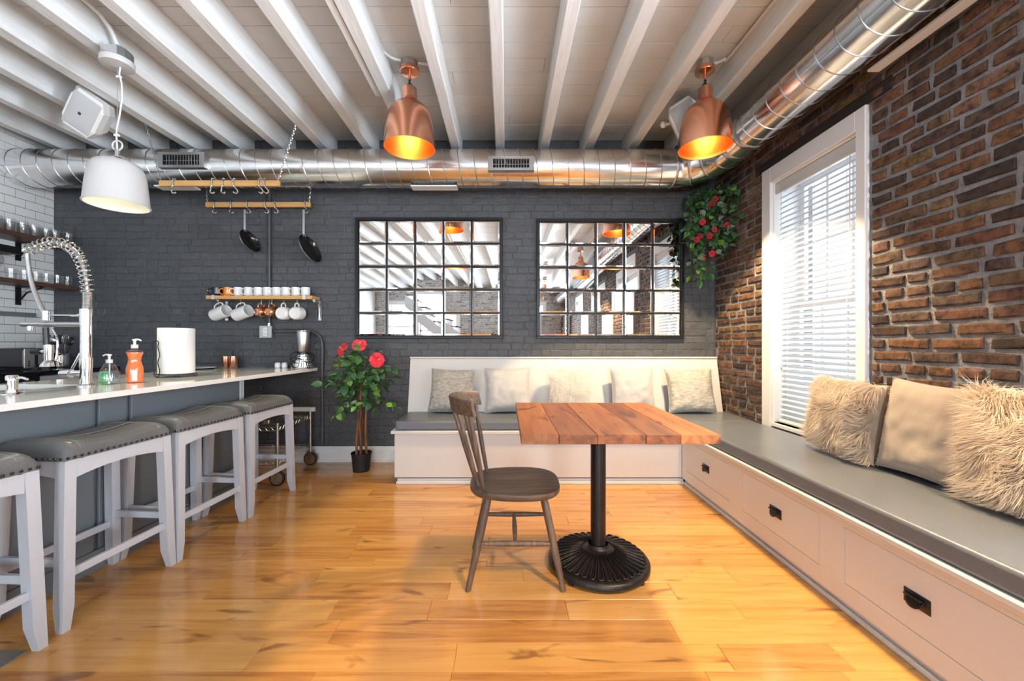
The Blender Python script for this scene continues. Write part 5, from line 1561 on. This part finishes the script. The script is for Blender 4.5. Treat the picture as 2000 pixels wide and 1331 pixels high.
shelf(1.690, 'dark wood shelf of glassware, lower one on the tiled wall', 2.2, YW-.014)
def tumbler(lb, r, h, group):
    t = thing('glass_tumbler', lb, 'glass', (0,0,0), 0, group)
    obj('glass_body', MB().lathe([(.001,.003),(r*.80,.001),(r*.86,.004),(r,h),(r-.002,h),(r*.84,.010),(.001,.010)], 18), M['glass'], t)
    return t
ORD = ['first', 'second', 'third', 'fourth', 'fifth', 'sixth', 'seventh', 'eighth', 'ninth', 'tenth']
gr = random.Random(2)
g0 = None
for row, rn in enumerate(('front', 'back')):
    for k in range(10):
        lb = ORD[k] + ' glass tumbler from the dark wall, ' + rn + ' row on the upper dark shelf'
        g = tumbler(lb, .037, .115, 'tumblers on the upper shelf') if g0 is None else dup(g0, lb)
        g0 = g0 or g
        g.location = (-4.19-.10*row+gr.uniform(-.006,.006), 3.80-.088*k+gr.uniform(-.006,.006), 2.089)
g0 = None
for k in range(6):
    lb = ORD[k] + ' short glass from the dark wall on the lower dark shelf'
    g = tumbler(lb, .036, .088, 'short glasses on the lower shelf') if g0 is None else dup(g0, lb)
    g0 = g0 or g
    g.location = (-4.185+gr.uniform(-.006,.006), 3.80-.085*k, 1.691)
w0 = None
for k in range(6):
    lb = ORD[k//2] + ' wine glass past the short glasses, ' + ('front' if k % 2 else 'back') + ' row on the lower dark shelf'
    if w0 is None:
        w0 = thing('wine_glass', lb, 'glass', (0,0,0), 0, 'wine glasses on the lower shelf')
        obj('bowl', MB().lathe([(.004,.075),(.022,.085),(.040,.115),(.044,.145),(.038,.185),(.036,.185),(.042,.145),(.038,.117),(.002,.086)], 18), M['glass'], w0)
        obj('stem', MB().lathe([(.032,0),(.031,.003),(.006,.008),(.004,.02),(.0038,.075)], 14, None, True, True), M['glass'], w0)
        g = w0
    else: g = dup(w0, lb)
    g.location = (-4.185 if k % 2 else -4.285, 3.27-.098*(k//2), 1.691)

# ------------------------------------------------------------------ hibiscus tree in a pot
def leaf_mesh(name, L, W, m, fold=.18, curl=.22):
    b = MB(); st = [0,.12,.32,.55,.78,1.0]; wd = [.02,.55,.95,1.0,.62,.0]
    vs, fs = [], []
    for s, w in zip(st, wd):
        z = -curl*L*s*s
        e = w*W/2
        vs += [(-e, s*L, z+fold*e*1.6), (0, s*L, z), (e, s*L, z+fold*e*1.6)]
    for i in range(5):
        a = i*3
        fs += [(a,a+1,a+4,a+3),(a+1,a+2,a+5,a+4)]
    b.add(vs, fs, None, True)
    b.tube([(0,-.30*L,.004),(0,0,0),(0,.5*L,-curl*L*.25-.0006)], [.0011,.0010,.0006], 4)
    return b.mesh(name, m)
def look(o, d, roll):
    """leaf grows along d, its face turned by roll"""
    Y = Vector(d).normalized(); Z = Vector((0,0,1)) - Y*Y.z
    Z = Z.normalized() if Z.length > .05 else Vector((0,-1,0))
    X = Y.cross(Z)
    o.rotation_euler = (Matrix((X, Y, Z)).transposed() @ Matrix.Rotation(roll, 3, 'Y')).to_euler()
HXp, HYp = -1.300, 3.585
pr = random.Random(12)
t = thing('potted_hibiscus', 'artificial hibiscus tree with red flowers in a black pot beside the bench', 'plant', (HXp, HYp, 0))
obj('pot', MB().lathe([(.068,0),(.072,.004),(.086,.150),(.090,.152),(.090,.165),(.084,.165),(.082,.140)], 30, None, True, True), M['rubber'], t)
obj('soil', MB().lathe([(.0805,.135),(.05,.142),(.001,.146)], 24), M['soil'], t)
trunk_top = []
for k, (bx_, by_, tx, ty, zt) in enumerate(((-.042,.0,-.012,.0,.70),(.0,-.025,.004,-.02,.96),(.046,.01,.030,.0,.66),(-.01,.03,-.015,.02,.85))):
    P = smooth([(bx_,by_,.12),(bx_+pr.uniform(-.012,.012),by_,.28),(bx_*.8+pr.uniform(-.012,.012),by_,.42),((bx_+tx)/2,(by_+ty)/2,.55),(tx,ty,zt)], 6)
    n = len(P); obj('trunk', MB().tube(P, [.0125-.005*i/n+.0015*math.sin(i*1.3+k) for i in range(n)], 9), M['bark'], t)
    trunk_top.append(P)
leafs = [leaf_mesh('leaf', .080, .062, M['leaf']), leaf_mesh('leaf', .092, .066, M['leaf'], .12, .35), leaf_mesh('leaf', .070, .058, M['leaf_light'], .15, .2), leaf_mesh('leaf', .078, .06, M['leaf_grey'], .2, .3)]
tw = MB(); cnt = 0
for k in range(46):
    P = trunk_top[pr.choice([0,1,1,1,2,3,3])]
    s = P[pr.randint(int(len(P)*.72), len(P)-1)]
    a = pr.uniform(0, 2*PI); zt = pr.uniform(.52, 1.10)
    w_ = .30*math.sqrt(max(.12, 1-((zt-.76)/.42)**2))
    q = Vector((math.cos(a)*w_*pr.uniform(.45,1.12), max(-.28, min(.20, math.sin(a)*w_*.85)), zt))
    s = Vector((s.x, s.y, max(.60, min(s.z, zt+.08))))
    midp = s.lerp(q, .5) + Vector((0,0,.05))
    B = smooth([s, midp, q], 5); tw.tube(B, .0028, 5)
    for j in range(6):
        p = B[min(len(B)-1, 4+int(j*1.25))]
        d = Vector((pr.uniform(-1,1), pr.uniform(-1,.45), pr.uniform(-.75,.45))) + (p-Vector((0,0,.8)))*1.5
        p = p + Vector((pr.uniform(-.02,.02), pr.uniform(-.02,.02), pr.uniform(-.025,.02)))
        if p.y + d.normalized().y*.09 > .255: d.y = -abs(d.y)
        o = place('leaf', pr.choices(leafs, (5,4,2.2,1.3))[0], t, p, (0,0,0), (pr.uniform(.7,1.12),)*3)
        look(o, d, pr.uniform(-1.0, 1.0)); cnt += 1
obj('twigs', tw, M['twig'], t)['kind'] = 'stuff'
def petal_mesh(m):
    b = MB()
    def f(u, v):
        x = 2*u-1
        w = .030*math.sin(PI*min(1,v*.62+.08))**.8
        return (x*w, .058*v, .018*math.sin(v*2.2)-.010*v*v*1.5 + .004*math.cos(x*7)*v + .006*x*x)
    b.grid(f, 6, 6); return b.mesh('petal', m)
pm1, pm2 = petal_mesh(M['petal']), petal_mesh(M['petal_pink'])
def hibiscus(loc, facing, pm, sc=1.0):
    fl_ = bpy.data.objects.new('flower', None); link(fl_, t); fl_.location = loc
    Z = Vector(facing).normalized(); X = Vector((0,0,1)).cross(Z).normalized(); Y = Z.cross(X)
    fl_.rotation_euler = Matrix((X,Y,Z)).transposed().to_euler(); fl_.scale = (sc,)*3
    for k in range(5): place('petal', pm, fl_, (0,0,0), (R(12),0,2*PI*k/5), (1,1,1))
    s = MB(); s.tube([(0,0,-.01),(.003,0,.02),(.010,.004,.05)], [.003,.0026,.0022], 6)
    for k in range(9): s.ball((.010+.005*math.cos(k*2.4), .004+.005*math.sin(k*2.4), .038+.0018*k), .0022, seg=6, rings=4)
    obj('stamen', s, M['stamen'], fl_)
    c = MB(); c.lathe([(.003,-.022),(.009,-.014),(.011,.0)], 10); obj('calyx', c, M['leaf'], fl_)
# positions relative to the pot
hibiscus((-.118, -.10, 1.085), (-.55,-.75,.50), pm1, 1.08)
hibiscus((.012, -.08, 1.120), (.15,-.80,.62), pm2, 1.10)
hibiscus((.175, -.12, 1.000), (.45,-.85,.05), pm2, 1.12)
hibiscus((-.05, .03, 1.125), (-.3,-.2,.9), pm1, .8)
st_ = MB()
for q in ((-.118,-.10,1.085),(.012,-.08,1.12),(.175,-.12,1.0),(-.05,.03,1.125)):
    st_.tube(smooth([(0,-.02,.90),((q[0])*.5,q[1]*.4,1.0),q],5), .0028, 5)
obj('flower_stalk', st_, M['twig'], t)
obj('bud', MB().lathe([(.001,-.028),(.009,-.014),(.010,.0),(.004,.018),(.001,.022)], 10, Matrix.Translation((-.135,-.13,.955))), M['petal_pink'], t)

# ------------------------------------------------------------------ rose vine hanging in the corner
t = thing('hanging_rose_vine', 'artificial rose vine with red roses hanging in the brick corner under the duct', 'plant', (1.86, 3.70, 2.56))
vl = [leaf_mesh('leaf', .066, .050, M['leaf']), leaf_mesh('leaf', .074, .054, M['leaf'], .15, .3), leaf_mesh('leaf', .064, .050, M['leaf_grey'], .15, .25), leaf_mesh('leaf', .066, .050, M['leaf_light'], .15, .2)]
stm = MB(); vine_rng = random.Random(6); nleaf = 0
drops = [(-.13,.0,.80),(-.09,-.06,.84),(-.05,.05,.70),(-.01,-.05,.78),(.03,-.12,.62),(.06,-.06,.60),(.10,-.18,.58),(.12,-.26,.50),(-.17,.02,.45),(-.03,-.13,.50),(.08,-.10,.66),(-.15,-.04,.62)]
vines = []
for (x, y, dr) in drops:
    P = [(x*.45, y*.45+.02, -.005), (x*.8, y*.8, -.03)]
    for k in range(1, 6): P.append((x + vine_rng.uniform(-.022,.022), y + vine_rng.uniform(-.02,.02), -dr*k/5))
    B = smooth(P, 6); stm.tube(B, .0026, 5); vines.append(B)
    n = int(dr/.036)
    for j in range(n):
        p = B[min(len(B)-1, 3+int((len(B)-4)*(j+.5)/n))]
        for q in range(2 if nleaf < 290 and (j % 4 != 3) else 1):
            if nleaf >= 298: break
            d = Vector((vine_rng.uniform(-1,1), vine_rng.uniform(-1,.2), vine_rng.uniform(-.9,.1)))
            low = p.z < -.62
            m_ = vine_rng.choices(vl, (2,2,1,4) if low else (4,4,2.6,.7))[0]
            pp = Vector(p) + d*.020
            if t.location.y + pp.y + d.normalized().y*.05 > YW-.02: d.y = -abs(d.y)
            if t.location.x + pp.x + d.normalized().x*.05 > XR-.02: d.x = -abs(d.x)
            o = place('leaf', m_, t, pp, (0,0,0), (vine_rng.uniform(.75,1.15),)*3); look(o, d, vine_rng.uniform(-.9,.9)); nleaf += 1
obj('stems', stm, M['twig'], t)['kind'] = 'stuff'
obj('wall_hook', MB().tube(smooth([(0,.155,.0),(0,.06,.005),(0,.02,.0),(0,.0,-.012)],4), .005, 6), M['black_metal'], t)
def rose_mesh(m):
    b = MB()
    for ring, (nr_, rad, h, tilt) in enumerate(((3,.007,.020,.1),(4,.013,.019,.35),(5,.019,.015,.75))):
        for k in range(nr_):
            a0 = 2*PI*k/nr_ + ring*.7; wd_ = 2*PI/nr_*1.25
            def f(u, v, a0=a0, wd_=wd_, rad=rad, h=h, tilt=tilt):
                a = a0 + wd_*(u-.5); r_ = .004 + (rad-.004)*math.sin(min(1,v*1.1)*PI/2) + tilt*.007*v*v
                return (r_*math.cos(a), r_*math.sin(a), h*v*(1-.25*abs(2*u-1)**2))
            b.grid(f, 5, 4)
    b.lathe([(.001,-.006),(.008,-.002),(.009,.004)], 8)
    return b.mesh('rose', m)
r1, r2 = rose_mesh(M['petal']), rose_mesh(M['petal_pink'])
for p in ((-0.030,-0.150,-0.164),(-0.003,-0.150,-0.132),(-0.093,-0.110,-0.321),(0.069,-0.210,-0.378),(-0.012,-0.150,-0.406),(-0.063,-0.170,-0.462),(-0.143,-0.100,-0.485),(-0.096,-0.070,-0.444),(-0.030,-0.150,-0.616),(-0.078,-0.080,-0.647),(0.145,-0.170,-0.058)):
    o = place('rose', pr.choice((r1, r2)), t, p, (R(pr.uniform(60,110)), R(pr.uniform(-30,30)), 0), (1.15,)*3)

# ------------------------------------------------------------------ behind the camera: staircase (met in the mirrors)
t = thing('staircase', 'white staircase with wooden treads behind the camera, seen in the mirrors', 'stairs', (0,0,0))
n, r_, g_ = 13, .205, .24
x0 = .1
for k in range(n):
    x = x0 - g_*k
    obj('riser', MB().box(x-.02, x, -4.3, -3.5, r_*k, r_*(k+1)-.035), M['kick'], t)
    obj('tread', MB().box(x-g_-.02, x+.03, -4.32, -3.48, r_*(k+1)-.0345, r_*(k+1)), M['walnut'], t)
sp = MB(); sp.add([(x0+.05,-3.47,0),(x0+.05,-3.47,.12),(x0-g_*n,-3.47,r_*n+.0),(x0-g_*n,-3.47,r_*n-.35),(x0-.2,-3.47,0),
                   (x0+.05,-3.44,0),(x0+.05,-3.44,.12),(x0-g_*n,-3.44,r_*n+.0),(x0-g_*n,-3.44,r_*n-.35),(x0-.2,-3.44,0)],
                  [(0,1,2,3,4),(9,8,7,6,5),(0,5,6,1),(1,6,7,2),(2,7,8,3),(3,8,9,4),(4,9,5,0)])
obj('stringer', sp, M['kick'], t)
